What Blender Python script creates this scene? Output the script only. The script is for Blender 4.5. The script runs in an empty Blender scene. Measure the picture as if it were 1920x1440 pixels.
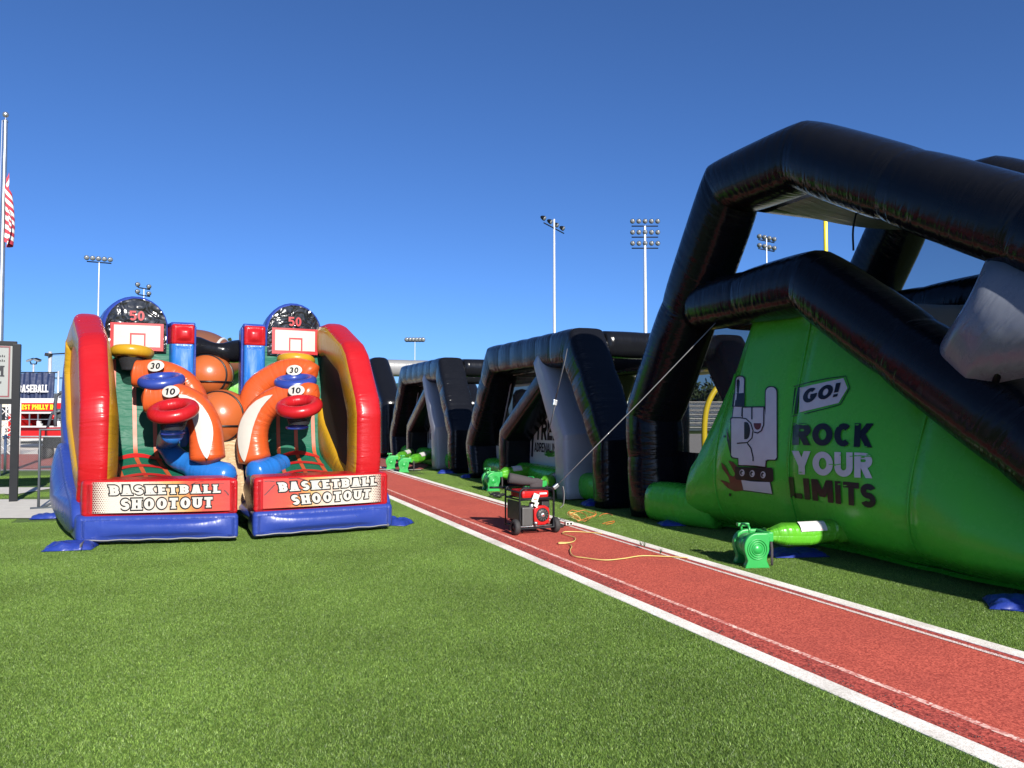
import bpy, bmesh, math, random
import numpy as np
from mathutils import Vector, Matrix, noise as mnoise

R = math.radians
random.seed(7)
rng = np.random.default_rng(7)
scene = bpy.context.scene
col = scene.collection

# ------------------------------------------------------------------ camera
FPX = 1442.0                      # focal length in pixels of the 1920 px wide frame
CAMH = 1.65
PITCH = math.atan((774 - 720) / FPX)
cam_d = bpy.data.cameras.new('camera')
cam_d.sensor_width = 36.0
cam_d.lens = FPX / 1920 * 36.0
cam_d.clip_start = 0.05
cam_d.clip_end = 3000
cam = bpy.data.objects.new('camera', cam_d)
col.objects.link(cam)
cam.location = (0, 0, CAMH)
cam.rotation_euler = (math.pi / 2 + PITCH, 0, 0)
scene.camera = cam

# ------------------------------------------------------------------ sky, sun, exposure
SUN_AZ = -24.0                    # heading of the light over the ground, degrees right of +Y
SUN_EL = 27.0
world = bpy.data.worlds.new('World')
scene.world = world
world.use_nodes = True
wn = world.node_tree
bg = wn.nodes['Background']
sky = wn.nodes.new('ShaderNodeTexSky')
sky.sky_type = 'NISHITA'
sky.sun_disc = False
sky.sun_elevation = R(SUN_EL)
sky.sun_rotation = R(180 + SUN_AZ)
sky.altitude = 100
sky.air_density = 0.6
sky.dust_density = 1.0
sky.ozone_density = 10.0
wn.links.new(sky.outputs[0], bg.inputs[0])
bg.inputs[1].default_value = 0.089
sun_d = bpy.data.lights.new('sun', 'SUN')
sun_d.energy = 5.0
sun_d.angle = R(0.53)
sun_d.color = (1.0, 0.95, 0.87)
sun = bpy.data.objects.new('sun', sun_d)
col.objects.link(sun)
ldir = Vector((math.sin(R(SUN_AZ)) * math.cos(R(SUN_EL)), math.cos(R(SUN_AZ)) * math.cos(R(SUN_EL)), -math.sin(R(SUN_EL))))
sun.rotation_euler = ldir.to_track_quat('-Z', 'Y').to_euler()
vs = scene.view_settings
vs.view_transform = 'Standard'
vs.look = 'None'
vs.exposure = 0.9
vs.gamma = 1.0
scene.render.film_transparent = False
scene.cycles.max_bounces = 8
scene.cycles.transparent_max_bounces = 16

# ------------------------------------------------------------------ coordinates
# (a, p, z): along the runway, across it to the right, up.  at(): a point seen at a pixel, at depth Y
TA = R(-22.4)
TV = Vector((math.sin(TA), math.cos(TA), 0))
NV = Vector((math.cos(TA), -math.sin(TA), 0))

def W(a, p, z=0.0):
    return TV * a + NV * p + Vector((0, 0, z))

_c, _s = math.cos(PITCH), math.sin(PITCH)
def ray(u, v):
    x = (u - 960) / FPX
    y = (720 - v) / FPX
    return Vector((x, _c - y * _s, _s + y * _c))
def at(u, v, Y):
    d = ray(u, v)
    return Vector((0, 0, CAMH)) + d * (Y / d.y)
def gnd(u, v, z=0.0):
    d = ray(u, v)
    return Vector((0, 0, CAMH)) + d * ((z - CAMH) / d.z)
def on_p(u, v, p):
    d = ray(u, v)
    q = Vector((0, 0, CAMH)) + d * (p / d.dot(NV))
    return q.dot(TV), q.z

# ------------------------------------------------------------------ materials
def new_mat(name):
    m = bpy.data.materials.new(name)
    m.use_nodes = True
    return m, m.node_tree, m.node_tree.nodes['Principled BSDF']

def N(nt, t, **kw):
    n = nt.nodes.new(t)
    for k, v in kw.items():
        setattr(n, k, v)
    return n

def setc(b, colr, rough, metal=0.0, spec=0.5):
    b.inputs['Base Color'].default_value = (*colr, 1)
    b.inputs['Roughness'].default_value = rough
    b.inputs['Metallic'].default_value = metal
    b.inputs['Specular IOR Level'].default_value = spec

def math_node(nt, op, a, b=None):
    n = N(nt, 'ShaderNodeMath', operation=op)
    for i, x in enumerate((a, b)):
        if x is None:
            continue
        if isinstance(x, (int, float)):
            n.inputs[i].default_value = x
        else:
            nt.links.new(x, n.inputs[i])
    return n.outputs[0]

def plain(name, colr, rough=0.5, metal=0.0, spec=0.5, vary=0.12, vscale=6.0, bump=0.0, bscale=60.0):
    """simple material with a little uneven colour, roughness and fine relief"""
    m, nt, b = new_mat(name)
    setc(b, colr, rough, metal, spec)
    tc = N(nt, 'ShaderNodeTexCoord')
    no = N(nt, 'ShaderNodeTexNoise')
    no.inputs['Scale'].default_value = vscale
    no.inputs['Detail'].default_value = 4
    nt.links.new(tc.outputs['Object'], no.inputs['Vector'])
    mx = N(nt, 'ShaderNodeMix', data_type='RGBA')
    mx.inputs['A'].default_value = (*[c * (1 - vary) for c in colr], 1)
    mx.inputs['B'].default_value = (*[min(1, c * (1 + vary)) for c in colr], 1)
    nt.links.new(no.outputs['Fac'], mx.inputs['Factor'])
    nt.links.new(mx.outputs['Result'], b.inputs['Base Color'])
    mr = N(nt, 'ShaderNodeMapRange')
    mr.inputs['To Min'].default_value = max(0.02, rough - 0.08)
    mr.inputs['To Max'].default_value = min(1, rough + 0.08)
    nt.links.new(no.outputs['Fac'], mr.inputs['Value'])
    nt.links.new(mr.outputs[0], b.inputs['Roughness'])
    if bump:
        n2 = N(nt, 'ShaderNodeTexNoise')
        n2.inputs['Scale'].default_value = bscale
        n2.inputs['Detail'].default_value = 3
        nt.links.new(tc.outputs['Object'], n2.inputs['Vector'])
        bp = N(nt, 'ShaderNodeBump')
        bp.inputs['Strength'].default_value = bump
        bp.inputs['Distance'].default_value = 0.01
        nt.links.new(n2.outputs['Fac'], bp.inputs['Height'])
        nt.links.new(bp.outputs[0], b.inputs['Normal'])
    return m

def vinyl(name, colr, rough=0.34, wr=0.5, sc=(17, 2.2), spec=0.5, sag=0.35, dust=0.10, crinkle=0.0):
    """inflated PVC: seam wrinkles across the tube (attribute wr says where), slow sag, a little dust"""
    m, nt, b = new_mat(name)
    setc(b, colr, rough, 0, spec)
    tc = N(nt, 'ShaderNodeTexCoord')
    mp = N(nt, 'ShaderNodeMapping')
    mp.inputs['Scale'].default_value = (sc[0], sc[1], 1)
    nt.links.new(tc.outputs['UV'], mp.inputs['Vector'])
    n1 = N(nt, 'ShaderNodeTexNoise')
    n1.inputs['Scale'].default_value = 1.0
    n1.inputs['Detail'].default_value = 2.5
    n1.inputs['Distortion'].default_value = 0.5
    nt.links.new(mp.outputs[0], n1.inputs['Vector'])
    at_ = N(nt, 'ShaderNodeAttribute')
    at_.attribute_name = 'wr'
    n2 = N(nt, 'ShaderNodeTexNoise')
    n2.inputs['Scale'].default_value = 2.2
    n2.inputs['Detail'].default_value = 2
    nt.links.new(tc.outputs['Object'], n2.inputs['Vector'])
    hw = math_node(nt, 'MULTIPLY', n1.outputs['Fac'], at_.outputs['Fac'])
    hw = math_node(nt, 'MULTIPLY', hw, wr * 2.6)
    hs = math_node(nt, 'MULTIPLY', n2.outputs['Fac'], sag * 1.6)
    h = math_node(nt, 'ADD', hw, hs)
    if crinkle:
        v = N(nt, 'ShaderNodeTexNoise')
        v.inputs['Scale'].default_value = 6
        v.inputs['Detail'].default_value = 1
        v.inputs['Distortion'].default_value = 1.5
        nt.links.new(tc.outputs['Object'], v.inputs['Vector'])
        h = math_node(nt, 'ADD', h, math_node(nt, 'MULTIPLY', v.outputs['Fac'], crinkle))
    bp = N(nt, 'ShaderNodeBump')
    bp.inputs['Strength'].default_value = 0.9
    bp.inputs['Distance'].default_value = 0.02
    nt.links.new(h, bp.inputs['Height'])
    nt.links.new(bp.outputs[0], b.inputs['Normal'])
    n3 = N(nt, 'ShaderNodeTexNoise')
    n3.inputs['Scale'].default_value = 3.5
    n3.inputs['Detail'].default_value = 5
    n3.inputs['Roughness'].default_value = 0.65
    nt.links.new(tc.outputs['Object'], n3.inputs['Vector'])
    mx = N(nt, 'ShaderNodeMix', data_type='RGBA')
    mx.inputs['A'].default_value = (*colr, 1)
    g = sum(colr) / 3
    mx.inputs['B'].default_value = (*[c * (1 - dust) + dust * (0.10 + g * 0.5) for c in colr], 1)
    nt.links.new(n3.outputs['Fac'], mx.inputs['Factor'])
    nt.links.new(mx.outputs['Result'], b.inputs['Base Color'])
    mr = N(nt, 'ShaderNodeMapRange')
    mr.inputs['To Min'].default_value = max(0.05, rough - 0.06)
    mr.inputs['To Max'].default_value = rough + 0.10
    nt.links.new(n3.outputs['Fac'], mr.inputs['Value'])
    nt.links.new(mr.outputs[0], b.inputs['Roughness'])
    return m

def netting(name, colr, cover, cell=None):
    """see-through mesh fabric; with a cell size it is a woven diagonal wire mesh"""
    m, nt, b = new_mat(name)
    setc(b, colr, 0.7)
    out = nt.nodes['Material Output']
    tr = N(nt, 'ShaderNodeBsdfTransparent')
    mx = N(nt, 'ShaderNodeMixShader')
    mx.inputs[0].default_value = cover
    if cell:
        tc = N(nt, 'ShaderNodeTexCoord')
        sp = N(nt, 'ShaderNodeSeparateXYZ')
        nt.links.new(tc.outputs['UV'], sp.inputs[0])
        vals = []
        for sgn in (1, -1):
            q = math_node(nt, 'MULTIPLY', sp.outputs[1], sgn)
            q = math_node(nt, 'ADD', sp.outputs[0], q)
            q = math_node(nt, 'DIVIDE', q, cell)
            q = math_node(nt, 'FRACT', q)
            vals.append(math_node(nt, 'LESS_THAN', q, cover))
        nt.links.new(math_node(nt, 'MAXIMUM', *vals), mx.inputs[0])
    nt.links.new(tr.outputs[0], mx.inputs[1])
    nt.links.new(b.outputs[0], mx.inputs[2])
    nt.links.new(mx.outputs[0], out.inputs['Surface'])
    return m

M = {}
M['black'] = vinyl('black_vinyl', (0.005, 0.0055, 0.0075), 0.17, 0.46, (11, 2.4), 0.21, 0.35, 0.02)
M['black_shiny'] = vinyl('black_print_vinyl', (0.008, 0.008, 0.009), 0.16, 0.3, (8, 8), 0.5, 1.0, 0.01, 1.5)
M['gray'] = vinyl('grey_vinyl', (0.32, 0.335, 0.36), 0.34, 0.45, (15, 1.6), 0.5, 0.35)
M['gusset'] = vinyl('slate_grey_vinyl', (0.14, 0.155, 0.19), 0.26, 0.35, (10, 2), 0.5, 0.5)
M['sheetgray'] = vinyl('pale_grey_sheet', (0.60, 0.60, 0.59), 0.5, 0.3, (6, 2), 0.35, 0.5)
M['lightgray'] = vinyl('light_grey_vinyl', (0.17, 0.17, 0.17), 0.36, 0.4)
M['green'] = vinyl('green_vinyl', (0.070, 0.46, 0.032), 0.25, 0.5, (14, 1.5), 0.36, 0.4, 0.03)
M['lime'] = vinyl('lime_vinyl', (0.075, 0.32, 0.013), 0.32, 0.7, (14, 3), 0.5, 0.5, 0.05)
M['red'] = vinyl('red_vinyl', (0.33, 0.005, 0.008), 0.27, 0.30, (20, 2.5), 0.32, 0.3, 0.05)
M['yellow'] = vinyl('yellow_vinyl', (0.36, 0.20, 0.007), 0.28, 0.30, (20, 2.5), 0.32, 0.3, 0.05)
M['blue'] = vinyl('royal_blue_vinyl', (0.015, 0.036, 0.21), 0.27, 0.3, (8, 3), 0.5, 0.5, 0.06)
M['skyblue'] = vinyl('bright_blue_vinyl', (0.009, 0.105, 0.36), 0.27, 0.22, (16, 2), 0.5, 0.3, 0.05)
M['orange'] = vinyl('orange_vinyl', (0.43, 0.062, 0.010), 0.30, 0.26, (18, 2), 0.32, 0.3, 0.05)
M['ball'] = vinyl('basketball_vinyl', (0.34, 0.078, 0.017), 0.28, 0.2, (10, 3), 0.5, 0.3, 0.05)
M['brown'] = vinyl('football_vinyl', (0.14, 0.055, 0.03), 0.3, 0.2, (10, 3), 0.5, 0.2, 0.05)
M['dkgreen'] = vinyl('dark_green_vinyl', (0.007, 0.088, 0.052), 0.42, 0.34, (3, 11), 0.14, 0.3, 0.02)
M['beige'] = vinyl('beige_vinyl', (0.38, 0.27, 0.15), 0.45, 0.9, (3, 16), 0.4, 0.5, 0.08)
M['whitev'] = vinyl('white_vinyl', (0.40, 0.375, 0.325), 0.5, 0.3, (10, 3), 0.4, 0.4, 0.1)
M['ink'] = plain('black_print', (0.007, 0.007, 0.009), 0.34, 0, 0.35)
M['ink_red'] = plain('dark_red_print', (0.10, 0.012, 0.012), 0.35)
M['white_print'] = plain('white_print', (0.52, 0.52, 0.53), 0.4)
M['red_print'] = plain('red_print', (0.34, 0.010, 0.012), 0.4)
M['stripe_orange'] = plain('orange_print', (0.36, 0.065, 0.022), 0.45)
M['mesh'] = netting('black_mesh', (0.012, 0.012, 0.014), 0.72)
M['mesh_light'] = netting('black_fine_mesh', (0.008, 0.010, 0.02), 0.42)
M['mesh_dark'] = netting('black_dense_mesh', (0.014, 0.014, 0.017), 0.82)
M['mesh_black'] = netting('black_screen_mesh', (0.008, 0.006, 0.007), 0.97)
M['net_far'] = netting('grey_backstop_net', (0.25, 0.27, 0.30), 0.22)
M['chain'] = netting('galvanised_chain_link', (0.20, 0.205, 0.205), 0.07, 0.055)
M['steel'] = plain('brushed_steel', (0.42, 0.43, 0.44), 0.32, 0.85)
M['galv'] = plain('galvanised_pole', (0.55, 0.56, 0.57), 0.42, 0.55)
M['darkmetal'] = plain('dark_painted_metal', (0.009, 0.010, 0.012), 0.45, 0, 0.16)
M['frame_gray'] = plain('grey_painted_tube', (0.055, 0.065, 0.075), 0.4)
M['rubber'] = plain('tyre_rubber', (0.022, 0.021, 0.021), 0.75, bump=0.5, bscale=80)
M['blackplastic'] = plain('black_plastic', (0.016, 0.016, 0.017), 0.45)
M['grayplastic'] = plain('charcoal_plastic', (0.05, 0.05, 0.048), 0.5)
M['redpaint'] = plain('red_gloss_paint', (0.36, 0.010, 0.010), 0.24)
M['whitepaint'] = plain('white_paint', (0.45, 0.445, 0.43), 0.45)
M['blowergreen'] = plain('green_plastic', (0.022, 0.27, 0.055), 0.36, vary=0.08)
M['paper'] = plain('paper_label', (0.50, 0.485, 0.46), 0.6)
M['foam'] = plain('dark_grey_foam', (0.040, 0.034, 0.036), 0.9, bump=0.4, bscale=120)
M['webbing'] = plain('grey_webbing', (0.17, 0.17, 0.165), 0.7)
M['webbing_dark'] = plain('dark_webbing', (0.09, 0.09, 0.095), 0.7)
M['cord_yellow'] = plain('yellow_cord', (0.50, 0.40, 0.13), 0.5)
M['cord_orange'] = plain('orange_cord', (0.50, 0.14, 0.03), 0.5)
M['bagblue'] = vinyl('blue_bag_vinyl', (0.012, 0.030, 0.20), 0.34, 0.5, (9, 9), 0.5, 0.8, 0.03, 0.5)
M['signface'] = plain('sign_face', (0.19, 0.20, 0.19), 0.5, vary=0.04)
M['maroon'] = plain('maroon_trim', (0.13, 0.02, 0.025), 0.4)
M['banner_navy'] = vinyl('navy_banner', (0.012, 0.022, 0.065), 0.55, 0, (3, 3), 0.4, 2.0, 0.03)
M['goal'] = plain('yellow_goal_paint', (0.85, 0.62, 0.02), 0.35)
M['leaf'] = plain('foliage', (0.035, 0.06, 0.02), 0.6, vary=0.5, vscale=1.5)
M['bark'] = plain('bark', (0.09, 0.065, 0.045), 0.85)
M['concrete'] = plain('concrete', (0.46, 0.435, 0.385), 0.85, vary=0.16, vscale=5, bump=0.35, bscale=110)
M['lampglass'] = plain('lamp_glass', (0.16, 0.17, 0.18), 0.2)
M['alu'] = plain('aluminium_plank', (0.48, 0.46, 0.43), 0.45, 0.3)
M['tan'] = plain('tan_stucco', (0.50, 0.44, 0.34), 0.85)
M['darkglass'] = plain('dark_interior', (0.012, 0.012, 0.014), 0.25)
M['yellow_print'] = plain('yellow_print', (0.85, 0.62, 0.02), 0.4)

# ------------------------------------------------------------------ mesh helpers
def tag(o, label=None, cat=None, group=None, kind=None):
    if label:
        o['label'] = label
    if cat:
        o['category'] = cat
    if group:
        o['group'] = group
    if kind:
        o['kind'] = kind
    return o

def thing(name, loc, label, cat, group=None, rz=0.0):
    o = bpy.data.objects.new(name, None)
    o.empty_display_size = 0.2
    col.objects.link(o)
    o.location = loc
    o.rotation_euler = (0, 0, rz)
    bpy.context.view_layer.update()
    return tag(o, label, cat, group)

def wm(o):
    m = o.matrix_basis.copy()
    return m if o.parent is None else wm(o.parent) @ o.matrix_parent_inverse @ m

def mesh(name, verts, faces, mat, parent=None, uv=None, fuv=None, wr=None, smooth=True, fmat=None, fix=False):
    """one mesh object in world coordinates, re-based on its parent"""
    me = bpy.data.meshes.new(name)
    vs_ = [tuple(v) for v in verts]
    if parent is not None:
        inv = wm(parent).inverted()
        vs_ = [tuple(inv @ Vector(v)) for v in vs_]
    me.from_pydata(vs_, [], [tuple(f) for f in faces])
    mats = mat if isinstance(mat, (list, tuple)) else [mat]
    for mm in mats:
        me.materials.append(mm)
    if fmat is not None:
        me.polygons.foreach_set('material_index', fmat)
    if uv is not None or fuv is not None:
        ul = me.uv_layers.new(name='UVMap')
        if fuv is not None:
            flat = [c for f in fuv for q in f for c in q]
        else:
            flat = [c for f in faces for i in f for c in uv[i]]
        ul.data.foreach_set('uv', flat)
    if wr is not None:
        at_ = me.attributes.new('wr', 'FLOAT', 'POINT')
        at_.data.foreach_set('value', [float(x) for x in wr])
    if smooth:
        me.polygons.foreach_set('use_smooth', [True] * len(me.polygons))
    me.validate(clean_customdata=False)
    me.update()
    if fix:
        bm = bmesh.new()
        bm.from_mesh(me)
        bmesh.ops.recalc_face_normals(bm, faces=bm.faces[:])
        bm.to_mesh(me)
        bm.free()
    o = bpy.data.objects.new(name, me)
    col.objects.link(o)
    if parent is not None:
        o.parent = parent
    return o

def chaikin(pts, it=2, closed=True, k=0.25):
    pts = [tuple(p) for p in pts]
    for _ in range(it):
        out = []
        n = len(pts)
        rngi = range(n) if closed else range(n - 1)
        if not closed:
            out.append(pts[0])
        for i in rngi:
            a, b = pts[i], pts[(i + 1) % n]
            out.append(tuple(a[j] * (1 - k) + b[j] * k for j in range(len(a))))
            out.append(tuple(a[j] * k + b[j] * (1 - k) for j in range(len(a))))
        if not closed:
            out.append(pts[-1])
        pts = out
    return pts

def resample(pts, step, closed=True):
    out = []
    n = len(pts)
    for i in range(n if closed else n - 1):
        a = Vector(pts[i]); b = Vector(pts[(i + 1) % n])
        k = max(1, int((b - a).length / step + 0.5))
        for j in range(k):
            out.append(tuple(a.lerp(b, j / k)))
    if not closed:
        out.append(tuple(pts[-1]))
    return out

def sweep(name, path, radii, mat, parent=None, bn=None, closed=False, nseg=24, ex=2.6, step=0.14, puff=0.03,
          pinch=None, cap=True, endround=0.0, fmat_fn=None, wr_amp=1.0, wr_base=0.34, capbulge=0.0, crease=False):
    """tube with mitred bends: path of points, radii (in-plane, across) per point; ring 0 angle points along the mitre"""
    P = [Vector(p) for p in path]
    n = len(P)
    if not isinstance(radii, list):
        radii = [radii] * n
    radii = [r if isinstance(r, tuple) else (r, r) for r in radii]
    segs = n if closed else n - 1
    dirs = [(P[(i + 1) % n] - P[i]).normalized() for i in range(segs)]
    if bn is None:
        d0 = dirs[0]
        ref = Vector((0, 0, 1)) if abs(d0.z) < 0.9 else Vector((1, 0, 0))
        B = [(ref - d0 * ref.dot(d0)).normalized()]
        for i in range(1, segs):
            q = dirs[i - 1].rotation_difference(dirs[i])
            b = q @ B[-1]
            B.append((b - dirs[i] * b.dot(dirs[i])).normalized())
    else:
        B = [(Vector(bn) - d * Vector(bn).dot(d)).normalized() for d in dirs]
    ang = [2 * math.pi * k / nseg for k in range(nseg)]
    def sup(x):
        return math.copysign(abs(x) ** (2.0 / ex), x)
    prof = [(sup(math.cos(t)), sup(math.sin(t))) for t in ang]
    def ring(i):
        if closed:
            d0, d1, b = dirs[i - 1], dirs[i % segs], B[i % segs]
        else:
            d0 = dirs[max(0, i - 1)]; d1 = dirs[min(segs - 1, i)]; b = B[min(segs - 1, i)]
        d = (d0 + d1)
        d = d.normalized() if d.length > 1e-6 else d1
        b = (b - d * b.dot(d)).normalized()
        x = d.cross(b).normalized()
        c = max(0.45, d.dot(d1))
        ri, rb = radii[i % n]
        f = 1.0 if pinch is None else (1 - pinch[i % n])
        return [P[i % n] + x * (px * ri * f / c) + b * (py * rb * f) for px, py in prof]
    verts, uvs, wr = [], [], []
    sharp = {}
    rings = []
    L = 0.0
    for i in range(segs):
        r0, r1 = ring(i), ring((i + 1) if not closed else (i + 1) % n)
        ln = (P[(i + 1) % n] - P[i]).length
        k = max(2, int(ln / step))
        for j in range(k + (1 if (i == segs - 1 and not closed) else 0)):
            t = j / k
            cen = P[i].lerp(P[(i + 1) % n], t)
            dd = min(t, 1 - t) * ln
            pf = 1 + puff * (1 - math.exp(-dd / 0.16)) - puff * 0.4
            if endround and not closed:
                de = t * ln + (0 if i == 0 else 99)
                de2 = (1 - t) * ln + (0 if i == segs - 1 else 99)
                q = min(de, de2)
                if q < endround:
                    pf *= math.sqrt(max(0.02, 1 - (1 - q / endround) ** 2))
            ids = []
            for m_ in range(nseg):
                v = r0[m_].lerp(r1[m_], t)
                v = cen + (v - cen) * pf
                ids.append(len(verts)); verts.append(v)
                corner = abs(math.sin(2 * ang[m_]))
                wr.append(wr_amp * (wr_base + 0.6 * math.exp(-dd / 0.15)) * (0.25 + 0.75 * corner ** 2) * 1.35)
            rings.append((ids, L + t * ln))
            if j == 0 and (i > 0 or closed):
                sharp.update((q, len(rings)) for q in ids)
        L += ln
    circ = sum((Vector((*prof[k], 0)) - Vector((*prof[k - 1], 0))).length for k in range(nseg)) * radii[0][0]
    faces, fuv, fm = [], [], []
    nr = len(rings)
    for i in range(nr if closed else nr - 1):
        A, ua = rings[i]
        Bq, ub = rings[(i + 1) % nr]
        if closed and i == nr - 1:
            ub = L
        for m_ in range(nseg):
            m2 = (m_ + 1) % nseg
            faces.append((A[m_], A[m2], Bq[m2], Bq[m_]))
            v0, v1 = circ * m_ / nseg, circ * (m_ + 1) / nseg
            fuv.append(((ua, v0), (ua, v1), (ub, v1), (ub, v0)))
            fm.append(fmat_fn((m_ + 0.5) / nseg) if fmat_fn else 0)
    if cap and not closed:
        for ids, sgn in ((rings[0][0], -1), (rings[-1][0], 1)):
            c = sum((verts[k] for k in ids), Vector()) / nseg
            d = dirs[0] if sgn < 0 else dirs[-1]
            mid = []
            for k in ids:
                mid.append(len(verts)); verts.append(c.lerp(verts[k], 0.6) + d * (sgn * capbulge * 0.64)); wr.append(0.5 * wr_amp)
            ci = len(verts); verts.append(c + d * sgn * capbulge); wr.append(0.2)
            for m_ in range(nseg):
                m2 = (m_ + 1) % nseg
                faces.append((ids[m_], ids[m2], mid[m2], mid[m_])); fm.append(fmat_fn(0.0) if fmat_fn else 0)
                fuv.append(tuple((prof[x][0] * s_, prof[x][1] * s_) for x, s_ in ((m_, .4), (m2, .4), (m2, .24), (m_, .24))))
                faces.append((mid[m_], mid[m2], ci)); fm.append(fmat_fn(0.0) if fmat_fn else 0)
                fuv.append(((0, 0), (.1, 0), (.1, .1)))
    o = mesh(name, verts, faces, mat, parent, fuv=fuv, wr=wr, fmat=fm if fmat_fn else None, fix=True)
    if crease:
        me = o.data
        sa = me.attributes.get('sharp_edge') or me.attributes.new('sharp_edge', 'BOOLEAN', 'EDGE')
        sa.data.foreach_set('value', [sharp.get(e.vertices[0], -1) == sharp.get(e.vertices[1], -2) for e in me.edges])
    return o

def tube(name, pts, r, mat, parent=None, nseg=8, closed=False, cap=True):
    return sweep(name, pts, r, mat, parent, nseg=nseg, ex=2.0, step=9.0, puff=0.0, closed=closed, cap=cap, wr_amp=0)

def curve_pts(pts, n=6):
    """Catmull-Rom through points"""
    P = [Vector(p) for p in pts]
    P = [P[0] * 2 - P[1]] + P + [P[-1] * 2 - P[-2]]
    out = []
    for i in range(1, len(P) - 2):
        for j in range(n):
            t = j / n
            a, b, c, d = P[i - 1], P[i], P[i + 1], P[i + 2]
            out.append(0.5 * ((2 * b) + (c - a) * t + (2 * a - 5 * b + 4 * c - d) * t * t + (3 * b - a - 3 * c + d) * t ** 3))
    out.append(P[-2])
    return out

def pillow(name, prof, w0, w1, fmap, mat, parent=None, bulge=0.06, rnd=0.08, fmat_fn=None, nmid=3, back_bulge=None, uvs=1.0, rect=False):
    """inflated slab: closed 2-D outline (x, y), thickness w0..w1, swollen faces and rounded rims"""
    n = len(prof)
    cx = sum(p[0] for p in prof) / n
    cy = sum(p[1] for p in prof) / n
    area = sum(prof[i - 1][0] * prof[i][1] - prof[i][0] * prof[i - 1][1] for i in range(n))
    sg = 1 if area > 0 else -1
    nor = []
    for i in range(n):
        ax, ay = prof[i - 1]; bx, by = prof[(i + 1) % n]
        dx, dy = bx - ax, by - ay
        l = math.hypot(dx, dy) or 1
        nor.append((sg * dy / l, -sg * dx / l))
    def inset(e):
        return [(p[0] - q[0] * e, p[1] - q[1] * e) for p, q in zip(prof, nor)]
    if back_bulge is None:
        back_bulge = bulge
    hx = (max(p[0] for p in prof) - min(p[0] for p in prof)) / 2 - rnd
    hy = (max(p[1] for p in prof) - min(p[1] for p in prof)) / 2 - rnd
    mx_, my_ = (max(p[0] for p in prof) + min(p[0] for p in prof)) / 2, (max(p[1] for p in prof) + min(p[1] for p in prof)) / 2
    def swell(x, y):
        f = lambda s: s * s * (3 - 2 * s)
        return f(max(0, 1 - ((x - mx_) / hx) ** 2)) * f(max(0, 1 - ((y - my_) / hy) ** 2))
    layers = []
    sgw = 1 if w1 > w0 else -1
    base = inset(rnd)
    for c in (0.2, 0.4, 0.58, 0.74, 0.86, 0.95):
        layers.append(([(cx + (x - cx) * c, cy + (y - cy) * c) for x, y in base], w0 - sgw * bulge * (1 - c ** 2.2), 0.25 + 0.6 * c ** 3, 0))
    for k in range(4):
        t = k / 3 * math.pi / 2
        layers.append((inset(rnd * (1 - math.sin(t))), w0 + sgw * rnd * (1 - math.cos(t)), 0.9, 1))
    for k in range(1, nmid):
        t = k / nmid
        layers.append((prof, w0 + (w1 - w0) * t, 0.35, 1))
    for k in range(4):
        t = (3 - k) / 3 * math.pi / 2
        layers.append((inset(rnd * (1 - math.sin(t))), w1 - sgw * rnd * (1 - math.cos(t)), 0.9, 1))
    for c in (0.95, 0.86, 0.74, 0.58, 0.4, 0.2):
        layers.append(([(cx + (x - cx) * c, cy + (y - cy) * c) for x, y in base], w1 + sgw * back_bulge * (1 - c ** 2.2), 0.25 + 0.6 * c ** 3, 2))
    verts, uv, wr, faces, fm = [], [], [], [], []
    arc = [0.0]
    for i in range(n):
        a, b = prof[i], prof[(i + 1) % n]
        arc.append(arc[-1] + math.hypot(b[0] - a[0], b[1] - a[1]))
    for pr, w, q, zone in layers:
        for i, (x, y) in enumerate(pr):
            if rect and zone != 1:
                w = (w0 - sgw * bulge * swell(x, y)) if zone == 0 else (w1 + sgw * back_bulge * swell(x, y))
            verts.append(fmap(x, y, w)); wr.append(q)
            uv.append((x * uvs, y * uvs) if zone != 1 else (arc[i] * uvs, w * uvs))
    nl = len(layers)
    for l in range(nl - 1):
        zone = 0 if l < 6 else (2 if l >= nl - 7 else 1)
        for i in range(n):
            j = (i + 1) % n
            faces.append((l * n + i, l * n + j, (l + 1) * n + j, (l + 1) * n + i))
            fm.append(fmat_fn(prof[i], zone) if fmat_fn else 0)
    for l, w in ((0, w0 - sgw * bulge), (nl - 1, w1 + sgw * back_bulge)):
        ci = len(verts); verts.append(fmap(cx, cy, w)); wr.append(0.2); uv.append((cx, cy))
        for i in range(n):
            faces.append((l * n + i, l * n + (i + 1) % n, ci)); fm.append(fmat_fn(prof[i], 0 if l == 0 else 2) if fmat_fn else 0)
    return mesh(name, verts, faces, mat, parent, uv=uv, wr=wr, fmat=fm if fmat_fn else None, fix=True)

def rrect(x0, y0, x1, y1, r=0.06, step=0.1):
    pts = []
    for cx, cy, a in ((x1 - r, y0 + r, -90), (x1 - r, y1 - r, 0), (x0 + r, y1 - r, 90), (x0 + r, y0 + r, 180)):
        for k in range(5):
            t = R(a + 22.5 * k)
            pts.append((cx + r * math.cos(t), cy + r * math.sin(t)))
    return resample(pts, step)

def box(name, size, loc, mat, parent=None, rot=(0, 0, 0), bevel=0.0, M4=None):
    """bevelled box in the parent's own frame (or the world's)"""
    bm = bmesh.new()
    bmesh.ops.create_cube(bm, size=1)
    bmesh.ops.scale(bm, vec=size, verts=bm.verts)
    if bevel:
        bmesh.ops.bevel(bm, geom=bm.edges[:], offset=bevel, segments=2, affect='EDGES', profile=0.7)
    me = bpy.data.meshes.new(name)
    bm.to_mesh(me); bm.free()
    me.materials.append(mat)
    o = bpy.data.objects.new(name, me)
    o.location = loc
    o.rotation_euler = rot
    col.objects.link(o)
    if parent is not None:
        o.parent = parent
    return o

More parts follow.
